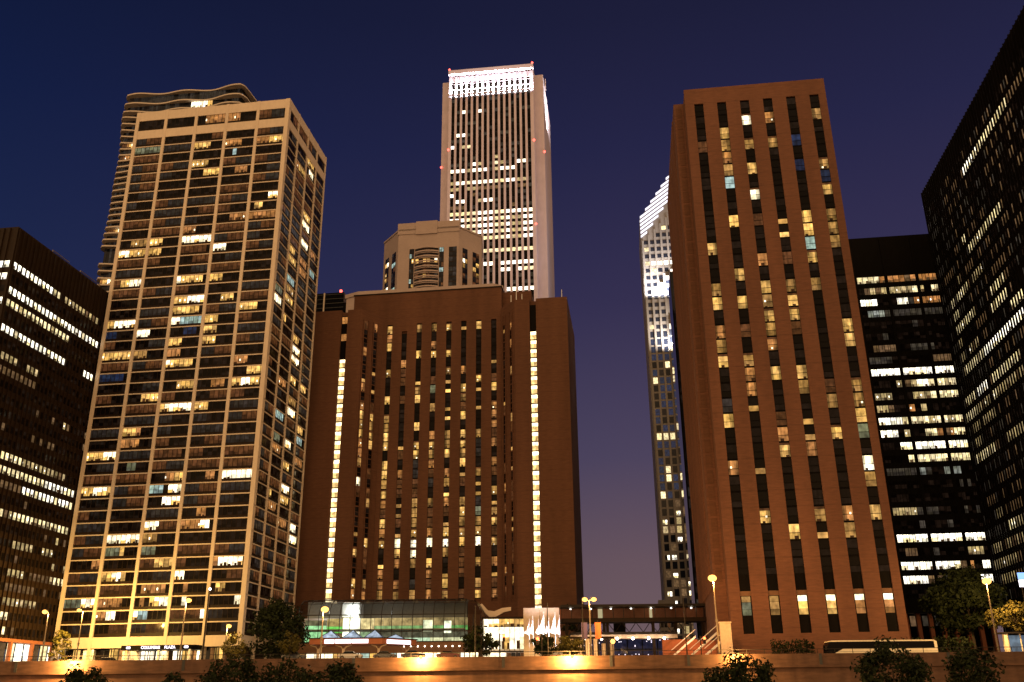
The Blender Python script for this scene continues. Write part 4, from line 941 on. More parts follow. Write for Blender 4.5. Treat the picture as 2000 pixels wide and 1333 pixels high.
# ================================================================== small towers seen in the gaps
def gap_towers():
    t = thing('office_block', 'low blue-grey glass block just showing over the brick hotel roof, red beacon on top', 'office block', (-98.5, 430, 0), -.13)
    m = MB(); m.box(-20, 14.6, 0, 30, 60, 186.3); m.box(14.62, 19.8, 1, 30, 60, 181); m.build('glass_shaft', M['darkglass'], t)
    m = MB()
    for k in range(14): m.box(-20, 14.6, -.2, -.02, 185.2 - 2.4 * k, 185.5 - 2.4 * k)
    m.build('spandrel_lines', M['asphalt'], t)
    m = MB(); m.box(4.2, 4.9, -.5, -.22, 100, 186.3); m.build('corner_fin', M['slab'], t)
    m = MB(); m.ball((12.7, .5, 187.2), .8, 8); m.build('beacon', M['redlamp'], t)
    t = thing('office_block', 'narrow black mirror-glass slab squeezed behind the ribbed brick flank', 'office block', (48.6, 260, 0), -.13)
    m = MB(); m.box(0, 26, 0, 16, 0, 117); m.build('glass_shaft', M['darkglass'], t)
    cells = []
    for k in range(32):
        z = 8 + 3.4 * k; m = MB(); pane_grid(m, .4, 8.4, z - 1.3, z + 1.3, -.03, ''.join('.' if rnd.random() < .93 else 'g' for _ in range(4)), .12); cells.append((m, m.v[0]))
    build_windows(t, cells, [M['darkglass'] if False else M['winblue'], M['black']])
    t = thing('office_block', 'distant low building with a blue lit crown above the footbridge roof', 'office block', (45.0, 420, 0), -.13)
    m = MB(); m.box(-2.4, 2.6, 0, 12, 0, 29.5); m.build('wall', M['black'], t)
    m = MB(); m.prism([(-1.9, .5), (2.4, .5), (2.4, 4), (-1.9, 4)], 29.52, 30.6); m.prism([(-.8, .5), (1.6, .5), (1.6, 4), (-.8, 4)], 30.62, 32.2); m.build('lit_crown', M['blueglow'], t)
    t = thing('office_block', 'small brown block at the foot of the light-tube tower', 'office block', (62.6, 420, 0), -.13)
    m = MB(); m.box(0, 6.5, 0, 14, 0, 34.5); m.build('wall', M['prugranite'], t)
    cells = []
    for k in range(8):
        m = MB(); pane_grid(m, .4, 6.1, 5 + 3.6 * k, 7.2 + 3.6 * k, -.03, '..o.', .3); cells.append((m, m.v[0]))
    build_windows(t, cells, [M['win'], M['black']])
    t = thing('glass_hall', 'low dark blue glass hall with pinprick lights beyond the footbridge columns', 'hall', (18, 262, 0), -.13)
    m = MB(); m.box(0, 24, 0, 14, 0, 10.6); m.build('glass_wall', M['winblue'], t)
    cells = []
    for k in range(3):
        for j in range(6):
            m = MB(); m.rect(.3 + 3.95 * j, 3.9 + 3.95 * j, .6 + 3.2 * k, 3.5 + 3.2 * k, -.03, 0, (.012, .012, .030))
            for q in range(3):
                x = .5 + 3.95 * j + rnd.random() * 3; z = 1 + 3.2 * k + rnd.random() * 2.2; m.rect(x, x + .25, z, z + .25, -.06, 0, (1.6, 1.4, 1.6))
            cells.append((m, m.v[0]))
    build_windows(t, cells, [M['winblue'], M['black']])
gap_towers()
# ================================================================== river wall with its railing
def river_wall():
    t = thing('river_wall', 'long stained concrete river wall with a ledge and thin railing, running across under the street', 'wall', (0, 150, 0))
    m = MB(); m.box(-160, 160, 0, .45, -.62, 1.0); m.build('parapet', M['wallcon'], t)
    m = MB(); m.box(-160, 160, -.42, .45, -.98, -.63); m.build('ledge', M['wallcon'], t)
    m = MB(); m.box(-160, 160, -.06, .45, -8.2, -.99); m.build('retaining_face', M['wallcon'], t)
    m = MB()
    for x in (-76, -50.5, -24.6, -1.8, 14.6, 26.4, 46.5, 66): m.box(x - .22, x + .22, -.07, -.004, -.61, .98)
    m.build('joint_cover', M['asphalt'], t)
    m = MB(); m.box(-160, 160, .16, .24, 1.62, 1.70); m.box(-160, 160, .17, .23, 1.18, 1.22)
    for k in range(119): m.box(-159 + 2.7 * k - .035, -159 + 2.7 * k + .035, .16, .24, 1.0, 1.62)
    m.build('railing', M['steel'], t)
river_wall()
FG = 'floodlights along the river wall'
for px, z, lab, pw in ((-67.3, .95, 'small floodlight glaring on the river wall under the pale apartment tower', 2600), (-14.2, 1.05, 'small floodlight glaring on the river wall below the glass atrium', 3300),
                   (8.6, .9, 'brightest small floodlight on the river wall below the stone slabs and their flags', 4200), (33.6, .95, 'small floodlight on the river wall just behind the round tree top under the brick slab', 1500)):
    t = thing('floodlight', lab, 'floodlight', (px, 148.2, z), 0, FG)
    m = MB(); m.box(-.22, .22, -.16, .16, .10, .34); m.build('housing', M['steel'], t)
    m = MB(); m.tube([(0, .05, .2), (0, 1.9, .03)], .05, .05, 6); m.build('bracket', M['steel'], t)
    m = MB(); m.ball((0, -.02, -.08), .26, 10); m.build('bulb', M['sodium'], t)
    lamp('POINT', 'floodlight_lamp', (0, .42, -.22), pw * 5.0, (1, .50, .13), t, .15)
for i, (x, z) in enumerate(((-51.6, -2.75), (-48.3, -2.72), (-30.5, -2.9))):
    t = thing('wall_lamp', ['small orange lamp low on the river wall, near the dark bushy tree top', 'small orange lamp low on the river wall, partner a few paces along', 'lone small orange lamp low on the river wall'][i], 'lamp', (x, 149.6, z), 0, 'low lamps on the river wall')
    m = MB(); m.ball((0, 0, 0), .20, 8); m.build('bulb', M['sodium'], t)
    m = MB(); m.box(-.15, .15, .1, .34, .15, .3); m.build('bracket', M['steel'], t)
    lamp('POINT', 'wall_lamp_light', (0, 0, -.35), 60, (1, .5, .14), t, .1)
for k in range(7):  # red balls added on the wall in place of car tail lights
    t = thing('tail_light_stand_in', 'small red ball standing in for a tail light in the row low at the west end of the river wall', 'lamp', (-76.5 + 1.55 * k, 149.55, -2.55 + .02 * (k % 3)), 0, 'red tail light stand-ins on the river wall')
    m = MB(); m.ball((0, 0, 0), .22 + .05 * (k % 2), 8); m.build('bulb', M['redsig'], t)
    m = MB(); m.box(-.1, .1, .1, .38, -.08, .08); m.build('bracket', M['steel'], t)

# ================================================================== street lamps
LG = 'sodium street lamps'
def street_lamp(loc, h, label, arm=.9, head=-1, power=5000, bend=0.0, col=(1, .55, .18), group=LG, two=False, r=.48):
    t = thing('street_lamp', label, 'street lamp', loc, 0, group)
    m = MB(); m.tube([(0, 0, 0), (0, 0, h * .5)], .16, .13, 8); m.tube([(0, 0, h * .5), (0, 0, h)], .12, .08, 8); m.tube([(0, 0, h * .5 - .2), (0, 0, h * .5 + .2)], .22, .22, 8); m.build('pole', M['polemetal'], t)
    for s in ((head, -head) if two else (head,)):
        m = MB(); m.tube([(0, 0, h), (s * arm * .5, 0, h + .35), (s * arm, 0, h + .42)], .06, .05, 6); a = m.build('arm', M['polemetal'], t)
        m = MB(); m.box(s * arm - .42, s * arm + .42, -.2, .2, h + .36, h + .56); m.build('lamp_head', M['polemetal'], a)
        m = MB(); m.ball((s * arm, 0, h + .24), r, 10, sz=.75); m.build('bulb', M['sodium'], a)
        if power: lamp('POINT', 'street_lamp_light', (s * arm, -.1, h - .35), power, col, t, .25)
street_lamp((-80.0, 166, 0), 9.4, 'street lamp with a glaring orange head in front of the dark bronze office block', .7, -1, 6000)
street_lamp((-92.0, 206, 0), 13.2, 'taller street lamp beside the pale apartment tower foot, head turned to the dark office', .9, -1, 48000, col=(1, .58, .14))
street_lamp((-52.2, 153, 0), 9.8, 'slim street lamp standing before the lettered canopy of the apartment tower', .4, 1, 3500)
street_lamp((-30.3, 153, 0), 8.2, 'glaring street lamp in front of the glass atrium', .25, 1, 3600, r=.62)
street_lamp((12.4, 160, 0), 10.0, 'twin-headed street lamp beside the orange banner, against the open sky', .75, -1, 1500, two=True)
street_lamp((31.9, 153.5, 0), 12.5, 'tallest glaring street lamp, on a bright pole in front of the brick slab corner', .12, -1, 22000, r=.72, col=(1, .45, .12))
street_lamp((75.5, 153.5, 0), 11.6, 'glaring street lamp among the lit leaves beside the coach', .15, 1, 26000, r=.70)
street_lamp((-48.9, 165.2, 0), 6.7, 'short street lamp just above the small amber tree by the apartment tower corner', .3, 1, 1800, r=.45)
def bare_post(loc, h, label, r=.13, tip=True):
    t = thing('post', label, 'post', loc); m = MB(); m.tube([(0, 0, 0), (0, 0, h)], r, r * .55, 8); m.build('shaft', M['steel'], t)
    if tip: m = MB(); m.ball((.15, -.1, h - .1), .20, 8); m.build('bulb', M['whitelamp'], t)
bare_post((-50.3, 158, 0), 12.4, 'dark slender post with a small white lamp, in front of the apartment tower corner', .20)
bare_post((-6.2, 153, 0), 8.8, 'dark bare post in front of the white lobby pavilion', .14, False)
bare_post((10.9, 156, 0), 10.0, 'thin dark post beside the twin-headed street lamp', .11, False)
bare_post((29.4, 168, 0), 11.4, 'rust coloured flag post rising through the footbridge end', .12, False)
bare_post((5.2, 154, 0), 9.2, 'dark post standing in front of the joint of the stone slabs', .13, False)

# ================================================================== glass atrium in front of the central hotel
def atrium():
    t = thing('glass_atrium', 'long glass atrium with a curved smoky roof and green lit rooms', 'atrium', (0, 212, 2.2))
    x0, x1 = -47.4, -11.0; st = 2.28; n = 16
    prof = [(0, 10.2), (.5, 11.2), (2.2, 12.7), (5.0, 13.7), (9.5, 14.1)]
    def bay(fn):
        for i in range(n): fn(x0 + i * st, x0 + (i + 1) * st)
    m = MB(); bay(lambda a, b: m.rect(a + .06, b - .06, 4.6, 10.2, .02)); m.build('wall_glass', M['glass'], t)
    m = MB()
    for i in range(n):
        a, b = x0 + i * st + .06, x0 + (i + 1) * st - .06
        for (ya, za), (yb, zb) in zip(prof[:-1], prof[1:]): m.face([(a, ya, za), (b, ya, za), (b, yb, zb), (a, yb, zb)])
    # the roof wraps round the east end
    ce = (x1 + 14 - 9.5, 9.5); xe = x0 + n * st
    ends = []
    for k in range(5):
        q0, q1 = -math.pi / 2 + k * math.pi / 8, -math.pi / 2 + (k + 1) * math.pi / 8
        if k < 4:
            for (ya, za), (yb, zb) in zip(prof[:-1], prof[1:]):
                ra, rb = (9.5 - ya) * .5, (9.5 - yb) * .5
                P = lambda r, q, z, y: (xe + r * math.cos(q), 9.5 + (9.5 - y) * math.sin(q), z)
                m.face([P(ra, q0, za, ya), P(ra, q1, za, ya), P(rb, q1, zb, yb), P(rb, q0, zb, yb)])
    m.build('roof_glass', M['roofglass'], t)
    m = MB()
    for k in range(4):
        q0, q1 = -math.pi / 2 + k * math.pi / 8, -math.pi / 2 + (k + 1) * math.pi / 8
        P = lambda q, z: (xe + 4.75 * math.cos(q), 9.5 + 9.5 * math.sin(q), z)
        m.face([P(q0, 4.6), P(q1, 4.6), P(q1, 10.2), P(q0, 10.2)])
    m.build('end_glass', M['glass'], t)
    m = MB()
    for i in range(n + 1):
        x = x0 + i * st; m.box(x - .07, x + .07, -.08, .10, 2.2 if i % 2 else .2, 10.2); m.tube([(x, y, z + .05) for y, z in prof], .09, .09, 6)
    m.box(x0, xe, -.1, .1, 10.1, 10.3); m.box(x0, xe, -.1, .12, 4.4, 4.62)
    m.tube([(x0, 2.2, 12.78), (xe, 2.2, 12.78)], .06, .06, 5); m.tube([(x0, 9.4, 14.2), (xe, 9.4, 14.2)], .14, .14, 6)
    for k in range(5):
        q = -math.pi / 2 + k * math.pi / 8; m.tube([(xe + 4.75 * math.cos(q), 9.5 + 9.5 * math.sin(q), 0.2), (xe + 4.75 * math.cos(q), 9.5 + 9.5 * math.sin(q), 10.2)], .09, .09, 6)
    m.build('frame', M['steel'], t)
    # rooms behind the glass
    r = MB(); r.box(x0, xe, 6.0, 13, 0, 10.0); r.box(x0, xe, .3, 5.9, 7.05, 7.25); r.build('inner_wall', M['limestone'], t); r = MB(); r.box(x0, xe, 9.6, 13, 10.02, 13.9); r.build('upper_wall', M['paving'], t)
    m = MB(); m.box(-38.4, -34.6, 3.5, 9.4, 10.05, 13.2); m.build('white_shaft', M['white'], t)
    m = MB()
    def strip(a, b, z0, z1, col, y=5.9): m.rect(a, b, z0, z1, y, 0, col)
    strip(-47, -42.2, 4.8, 8.4, (.50, .95, .42)); strip(-47, -42.2, 8.45, 9.6, (.20, .16, .08))
    strip(-42.1, -38.6, 4.8, 6.7, (.30, .16, .06)); strip(-42.1, -38.6, 6.8, 8.2, (.22, .75, .12)); strip(-42.1, -38.6, 8.3, 9.9, (.55, .36, .12))
    strip(-38.5, -34.6, 2.4, 9.95, (3.0, 2.7, 1.9), 5.7)
    strip(-34.5, -31.6, 7.3, 9.9, (1.2, .85, .38)); strip(-34.5, -31.6, 4.8, 7.0, (.45, .58, .30))
    for i in range(10):
        a = -31.5 + i * 2.1; f = 1 - i * .055
        strip(a, a + 2.05, 8.3, 9.95, (.62 * f, .40 * f, .16 * f)); strip(a, a + 2.05, 7.3, 8.25, (.34 * f, .50 * f + .02 * i, .20 * f))
        strip(a, a + 2.05, 5.7, 6.9, (.12, .10, .06)); strip(a, a + 2.05, 4.7, 5.65, (.70, .85, .55) if i < 6 else (.9, .8, .45))
    strip(-20.5, -18.4, 7.0, 9.4, (1.3, 1.2, .75), 5.6); strip(-15.8, -14.2, 6.6, 9.2, (1.6, 1.5, 1.0), 5.6)
    m.build('lit_room', [M['win']], t)
    m = MB(); m.box(x0, xe, -.2, 5.9, 2.3, 4.4); m.build('brown_fascia', M['brownfascia'], t)
    m = MB()
    for i in range(9): m.ball((-24 + i * 1.5, -.3, 3.5), .14, 6)
    m.build('fascia_lamp', M['whitelamp'], t)
    m = MB(); pane_grid(m, x0, xe + 3, .15, 2.2, 1.4, 'yWWWYWWCYWCWYWWWWyWW', .2); m.build('street_glass', [M['win']], t)
    lamp('AREA', 'room_light', (-30, 3.2, 9.7), 900, (1, .86, .55), t, shape='RECTANGLE', size=30, size_y=2)
    for x, pw in ((-42, 800), (-36, 1100), (-29, 300), (-20, 60)): lamp('POINT', 'roof_room_light', (x, 3.0, 11.2), pw, (.95, .95, .85), t, .3)
    lamp('AREA', 'street_room_light', (-28, .4, 2.1), 500, (1, .85, .75), t, shape='RECTANGLE', size=34, size_y=1)
atrium()

# ================================================================== hotel entrance canopy with lit sign panels
def entrance_canopy():
    t = thing('entrance_canopy', 'rust red hotel drive canopy with lit white sign panels and small glass pyramids on top', 'canopy', (-40, 190, 2.2))
    m = MB(); m.prism([(0, 0), (14.2, 0), (20.0, 7.0), (20.0, 9.0), (0, 9.0)], 2.95, 4.0); m.build('fascia', M['redwall'], t)
    m = MB(); m.prism([(-.2, -.2), (14.3, -.2), (20.3, 7.0), (20.3, 9.2), (-.2, 9.2)], 4.02, 4.16); m.build('coping', M['bronze'], t)
    for a, b in ((3.0, 4.9), (5.1, 8.2), (8.35, 11.5)):
        m = MB(); m.box(a, b, -.12, -.02, 3.1, 3.85); m.build('sign_panel', M['signwhite'], t)
    ca, sa = 5.8 / 9.09, 7.0 / 9.09
    m = MB(lambda a, b, z: (14.2 + a * ca - b * sa, a * sa + b * ca, z)); m.box(1.2, 7.6, -.14, -.02, 3.05, 3.8); m.build('sign_panel', M['signwhite'], t)
    for x in (3.6, 8.0, 12.3, 16.0):
        m = MB(); y = 3.0 if x < 14 else 6.5; h = 1.55 if x < 14 else .9
        for q in range(4):
            cs = [(x - 1.9, y - 1.9), (x + 1.9, y - 1.9), (x + 1.9, y + 1.9), (x - 1.9, y + 1.9)]
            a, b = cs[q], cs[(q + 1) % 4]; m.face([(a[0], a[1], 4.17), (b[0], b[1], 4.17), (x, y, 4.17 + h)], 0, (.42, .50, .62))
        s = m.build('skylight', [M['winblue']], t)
        f = MB()
        for c in cs: f.tube([(c[0], c[1], 4.2), (x, y, 4.2 + h)], .07, .07, 5)
        f.build('skylight_frame', M['steel'], s)
    for x in (1.6, 6.5, 13.4, 18.2):
        m = MB(); yy = 1.2 if x < 14 else 7.6
        m.box(x - .22, x + .22, yy, yy + .44, 0, 2.2); m.tube([(x, yy + .2, 1.8), (x + .5, yy + .2, 2.55), (x + 1.6, yy + .2, 2.9)], .16, .12, 6); m.tube([(x, yy + .2, 1.8), (x - .5, yy + .2, 2.55), (x - 1.6, yy + .2, 2.9)], .16, .12, 6)
        m.build('arched_post', M['tan'], t)
    lamp('AREA', 'canopy_light', (9, 4.5, 2.85), 420, (1, .66, .40), t, shape='RECTANGLE', size=15, size_y=5)
entrance_canopy()

# ================================================================== white lit pavilion and stone sign slab
def pavilion():
    t = thing('lobby_pavilion', 'dazzling white glass lobby pavilion between the atrium and the stone slabs', 'pavilion', (-7.0, 216, 2.2))
    m = MB(); m.box(-.1, 9.4, .3, 9, 0, 9.4); m.build('wall', M['white'], t)
    m = MB(); pane_grid(m, .1, 9.2, 3.0, 7.6, .1, 'WWWWWWWW', .06); pane_grid(m, .1, 9.2, 7.7, 9.3, .1, 'WWWYYYYY', .06); pane_grid(m, 0.1, 5.0, .2, 2.2, .1, 'WWWW', .06); pane_grid(m, 5.1, 9.2, .2, 2.2, .1, 'oggo', .1)
    m.build('wall_glass', [M['win']], t)
    m = MB()
    for k in range(9): m.box(.05 + k * 1.14, .13 + k * 1.14, -.02, .09, 2.4, 9.3)
    m.box(0, 9.3, -.03, .09, 7.6, 7.72); m.box(0, 9.3, -.03, .09, 2.3, 2.6); m.build('frame', M['steel'], t)
    m = MB(); m.box(-.3, 9.5, -.3, 9.2, 9.42, 9.8); m.build('roof', M['bronze'], t)
    # swept concrete fin on the roof
    m = MB(); P = [(-1.0, 12.6), (.6, 10.6), (1.4, 9.9), (2.6, 9.9), (4.6, 11.0), (6.2, 11.3), (6.2, 12.1), (4.2, 11.9), (2.4, 11.2), (1.0, 11.4), (-.4, 12.9)]
    n = len(m.v); k = len(P)
    for y in (2.0, 4.0): m.v += [(x, y, z) for x, z in P]
    m.f += [tuple(range(n, n + k)), tuple(reversed(range(n + k, n + 2 * k)))] + [(n + i, n + k + i, n + k + (i + 1) % k, n + (i + 1) % k) for i in range(k)]
    m.m += [0] * (k + 2); m.c += [(0, 0, 0)] * (k + 2); m.build('roof_fin', M['concrete'], t)
    lamp('AREA', 'pavilion_light', (4, -3.0, 8.8), 250, (1, .92, .8), t, shape='RECTANGLE', size=8, size_y=1)
pavilion()
def sign_slab():
    t = thing('stone_slab', 'pair of tall tan stone slabs standing behind the white flags', 'slab', (1.8, 200, 2.2))
    for a0, a1 in ((0, 3.32), (3.40, 7.4)):
        m = MB(); m.box(a0, a1, 0, 1.2, 0, 10.25); m.build('slab_leaf', M['tan'], t)
    lamp('AREA', 'slab_uplight', (3.7, -1.6, .4), 150, (1, .62, .26), t, shape='RECTANGLE', size=7, size_y=.4).rotation_euler = Vector((0, .3, 1)).to_track_quat('-Z', 'Y').to_euler()
sign_slab()
FL = [(1034, 1214), (1040, 1209), (1051, 1214), (1064, 1199), (1071, 1210), (1085, 1202), (1093, 1206)]
FX = [(2.9, 9.7), (3.7, 10.2), (4.85, 9.6), (5.95, 11.0), (6.9, 10.1), (8.2, 10.9), (9.1, 10.4)]
FLAB = ['shortest white flag at the west end of the flag row', 'white flag second from the pavilion in the flag row', 'narrow white flag before the stone slab joint', 'tallest white flag in the flag row',
        'white flag between the tallest flag and the broad flag', 'broad white flag near the free edge of the stone slab', 'white flag at the bridge end of the flag row']
for i, (x, zt) in enumerate(FX):
    t = thing('flag', FLAB[i], 'flag', (x, 197, 2.2), 0, 'white flags before the stone slab')
    h = zt - 2.2
    m = MB(); m.tube([(0, 0, 0), (0, 0, h + .3)], .05, .035, 6); m.ball((0, 0, h + .33), .08, 6); m.build('flagpole', M['white'], t)
    m = MB(); wdt = [1.0, 1.0, .7, 1.5, 1.1, 1.4, 1.2][i]; ln = h - 4.9
    G = []
    for v in [k / 9 for k in range(10)]:
        row = []
        for u in [k / 5 for k in range(6)]:
            row.append((-wdt * u * (.22 + .78 * v ** 1.3), .22 * math.sin(u * 6 + v * 4 + i) * u, h - .1 - ln * v * (1 - .12 * u) - .8 * u * (1 - v)))
        G.append(row)
    for r_ in range(9):
        for c in range(5): m.face([G[r_ + 1][c], G[r_ + 1][c + 1], G[r_][c + 1], G[r_][c]])
    m.build('flag_cloth', M['cloth'], t, smooth=True)
t = thing('floodlight', 'row of ground floodlights in a low trough shining up at the white flags', 'floodlight', (6, 195.9, 2.2))
m = MB(); m.box(-4, 4, -.2, .2, 0, .3); m.build('housing', M['steel'], t)
lamp('AREA', 'flag_floodlight', (0, .1, .6), 1600, (.92, .85, 1.0), t, shape='RECTANGLE', size=7.4, size_y=.3, spread=R(42)).rotation_euler = Vector((0, .12, 1)).to_track_quat('-Z', 'Y').to_euler()

# ================================================================== footbridge
def footbridge():
    t = thing('footbridge', 'dark enclosed footbridge on columns, joining the stone slabs to the ribbed brick flank', 'footbridge', (9.8, 205, 0))
    Ln = 31.0
    m = MB(); m.box(0, Ln, 0, 5, 13.0, 13.5); m.build('roof', M['steel'], t)
    m = MB(); m.box(0, Ln, 0, 5, 9.9, 10.7); m.build('deck', M['bronze'], t)
    m = MB(); m.box(0, Ln, 4.4, 4.9, 10.7, 13.0); m.build('back_wall', M['redwall'], t)
    m = MB(); m.rect(0, Ln, 10.7, 13.0, .1); m.build('side_glass', M['roofglass'], t)
    m = MB()
    for k in range(15): m.box(k * 2.2, k * 2.2 + .12, 0, .2, 10.7, 13.0)
    m.build('mullion', M['steel'], t)
    for k in range(7):
        x = 2.2 + 4.3 * k; m = MB(); m.ball((x, 2.0, 12.75), .22, 8, sz=.5); m.build('ceiling_lamp', M['whitelamp'], t)
        if k % 2 == 0: lamp('POINT', 'ceiling_light', (x, 2.0, 12.3), 45, (1, .72, .42), t, .2)
    m = MB(); m.box(8.2, 9.3, 4.2, 4.38, 10.75, 12.9); m.box(19.3, 19.9, 4.2, 4.38, 10.75, 12.9); m.build('lit_doorway', emit('warm_doorway_light', (1, .75, .38), .9), t)
    m = MB(); m.box(2, Ln - 6.5, 1, 4, 6.6, 7.4); m.build('lower_walkway', M['tan'], t)
    m = MB(); m.box(2, Ln - 6.5, .7, 4.2, 7.42, 7.9); m.build('lower_beam', M['steel'], t)
    m = MB()
    for k in range(8): m.tube([(2.5 + 3 * k, 2, 7.9), (4 + 3 * k, 2, 9.9)], .08, .08, 5); m.tube([(4 + 3 * k, 2, 9.9), (5.5 + 3 * k, 2, 7.9)], .08, .08, 5)
    m.build('truss', M['steel'], t)
    for x in (1.2, 9.2, 9.9, 19.6, 24.4, 30.2):
        m = MB(); m.box(x - .28, x + .28, 1.6, 2.4, 0, 9.9); m.build('column', M['bronze'], t)
    for k in range(6):
        x = 5.1 + 3.3 * k; m = MB(); m.ball((x, .4, 6.55), .30, 8); m.build('globe_lamp', M['whitelamp'], t)
        lamp('POINT', 'globe_light', (x, -.2, 6.1), 160, (1, .75, .55), t, .25)
footbridge()
def gate_house():
    t = thing('gate_pavilion', 'low tan gate pavilion with tall barred openings under the footbridge', 'pavilion', (10.5, 188, 0))
    for k in range(6):
        m = MB(); m.box(k * 1.55, k * 1.55 + .7, 0, 1.0, 0, 5.6 - (.9 if k > 3 else 0)); m.build('pier', M['tan'], t)
    m = MB(); m.box(-.1, 8.6, .1, 1.1, 5.62, 6.0); m.build('lintel', M['bronze'], t)
    m = MB()
    for k in range(18): m.box(k * .48, k * .48 + .05, -.14, -.08, 0, 5.2)
    m.build('bar_screen', M['steel'], t)
    lamp('POINT', 'gate_light', (4, -2.4, 3.2), 420, (1, .58, .24), t, .2)
gate_house()
for x, mt, lab in ((11.7, 'purple', 'dark purple cloth banner on a post by the gate pavilion'), (14.0, 'orange', 'orange red cloth banner on a post by the gate pavilion')):
    t = thing('banner', lab, 'banner', (x, 164, 0))
    m = MB(); m.tube([(0, 0, 0), (0, 0, 7.2)], .07, .06, 6); m.tube([(-.55, -.02, 6.9), (.55, -.02, 6.9)], .03, .03, 5); m.tube([(-.55, -.02, 4.2), (.55, -.02, 4.2)], .03, .03, 5); m.build('post', M['steel'], t)
    m = MB(); m.box(-.5, .5, -.06, -.02, 4.25, 6.85); m.build('banner_cloth', M[mt], t)
    if mt == 'orange':
        lamp('POINT', 'banner_light', (-.8, -1.6, 6.6), 40, (1, .6, .3), t, .1)
def stairs():
    t = thing('staircase', 'rust lit open staircase with sloping handrails between the footbridge and the brick slab', 'staircase', (29.0, 178, 0))
    for x0, x1, y in ((0.2, 5.0, 6.0), (3.0, 9.2, 2.0), (5.2, 8.8, -.8)):
        m = MB()
        zb, ztp = 1.6, 1.6 + (x1 - x0) * .78
        n = len(m.v)
        for yy in (y, y + .25): m.v += [(x0, yy, zb), (x1, yy, ztp), (x1, yy, ztp + .45), (x0, yy, zb + .45)]
        m.f += [(n, n + 1, n + 2, n + 3), (n + 7, n + 6, n + 5, n + 4)] + [(n + i, n + 4 + i, n + 4 + (i + 1) % 4, n + (i + 1) % 4) for i in range(4)]; m.m += [0] * 6; m.c += [(0, 0, 0)] * 6
        m.tube([(x0, y - .1, zb + 1.5), (x1, y - .1, ztp + 1.5)], .07, .07, 6)
        m.build('stringer', M['white'], t)
    m = MB(); m.box(-1.0, 9.4, 8.0, 8.5, 0, 5.2); m.build('back_wall', M['redwall'], t)  # wall coloured red for the red light that falls on it
    m = MB(); m.box(5.6, 9.6, 6.6, 7.4, 4.9, 5.25); m.build('landing', M['steel'], t)
    lamp('POINT', 'stair_light', (4.5, 3.0, 4.4), 900, (1, .42, .18), t, .2)
stairs()
t = thing('stone_pier', 'narrow tan stone pier at the corner of the brick slab, beside the stairs', 'pier', (36.0, 166.5, 0), -.12)
m = MB(); m.box(-.95, .95, 0, 1.4, 0, 6.7); m.box(-1.05, 1.05, -.1, 1.5, 6.72, 6.95); m.build('stone_shaft', M['tan'], t)
def signal(loc, h, label, cols, s=1):
    t = thing('traffic_signal', label, 'traffic light', loc, 0, 'traffic lights on the street')
    m = MB(); m.tube([(0, 0, 0), (0, 0, h + .6)], .10, .08, 8); m.tube([(0, 0, h + .4), (s * .7, 0, h + .4)], .05, .05, 6); m.build('pole', M['steel'], t)
    m = MB(); m.box(s * .7 - .22, s * .7 + .22, -.16, .16, h - .75, h + .5); hd = m.build('signal_head', M['steel'], t)
    m = MB(); m.ball((s * .7, -.22, h + .2), .26, 8); m.build('red_lens', M['redsig'], hd)
    m = MB(); m.ball((s * .7, -.18, h - .5), .12, 8); m.build('dark_lens', M['black'], hd)
    lamp('POINT', 'signal_light', (s * .7, -.7, h + .2), 40, (1, .15, .05), t, .1)
signal((-2.6, 168, 0), 4.9, 'red traffic light beside the tree in front of the white pavilion', 'r')
signal((4.4, 160, 0), 3.9, 'red traffic light half in the leaves before the stone slabs', 'r', -1)
signal((32.6, 172, 0), 4.4, 'red traffic light by the open staircase', 'r')
t = thing('path_lamp', 'low glaring amber path lamp below the footbridge globes', 'lamp', (17.0, 170, 0))
m = MB(); m.tube([(0, 0, 0), (0, 0, 3.9)], .06, .05, 6); m.build('pole', M['steel'], t)
m = MB(); m.ball((0, 0, 4.1), .42, 10); m.build('bulb', M['sodium'], t)
lamp('POINT', 'path_lamp_light', (0, -.7, 4.1), 350, (1, .6, .25), t, .2)

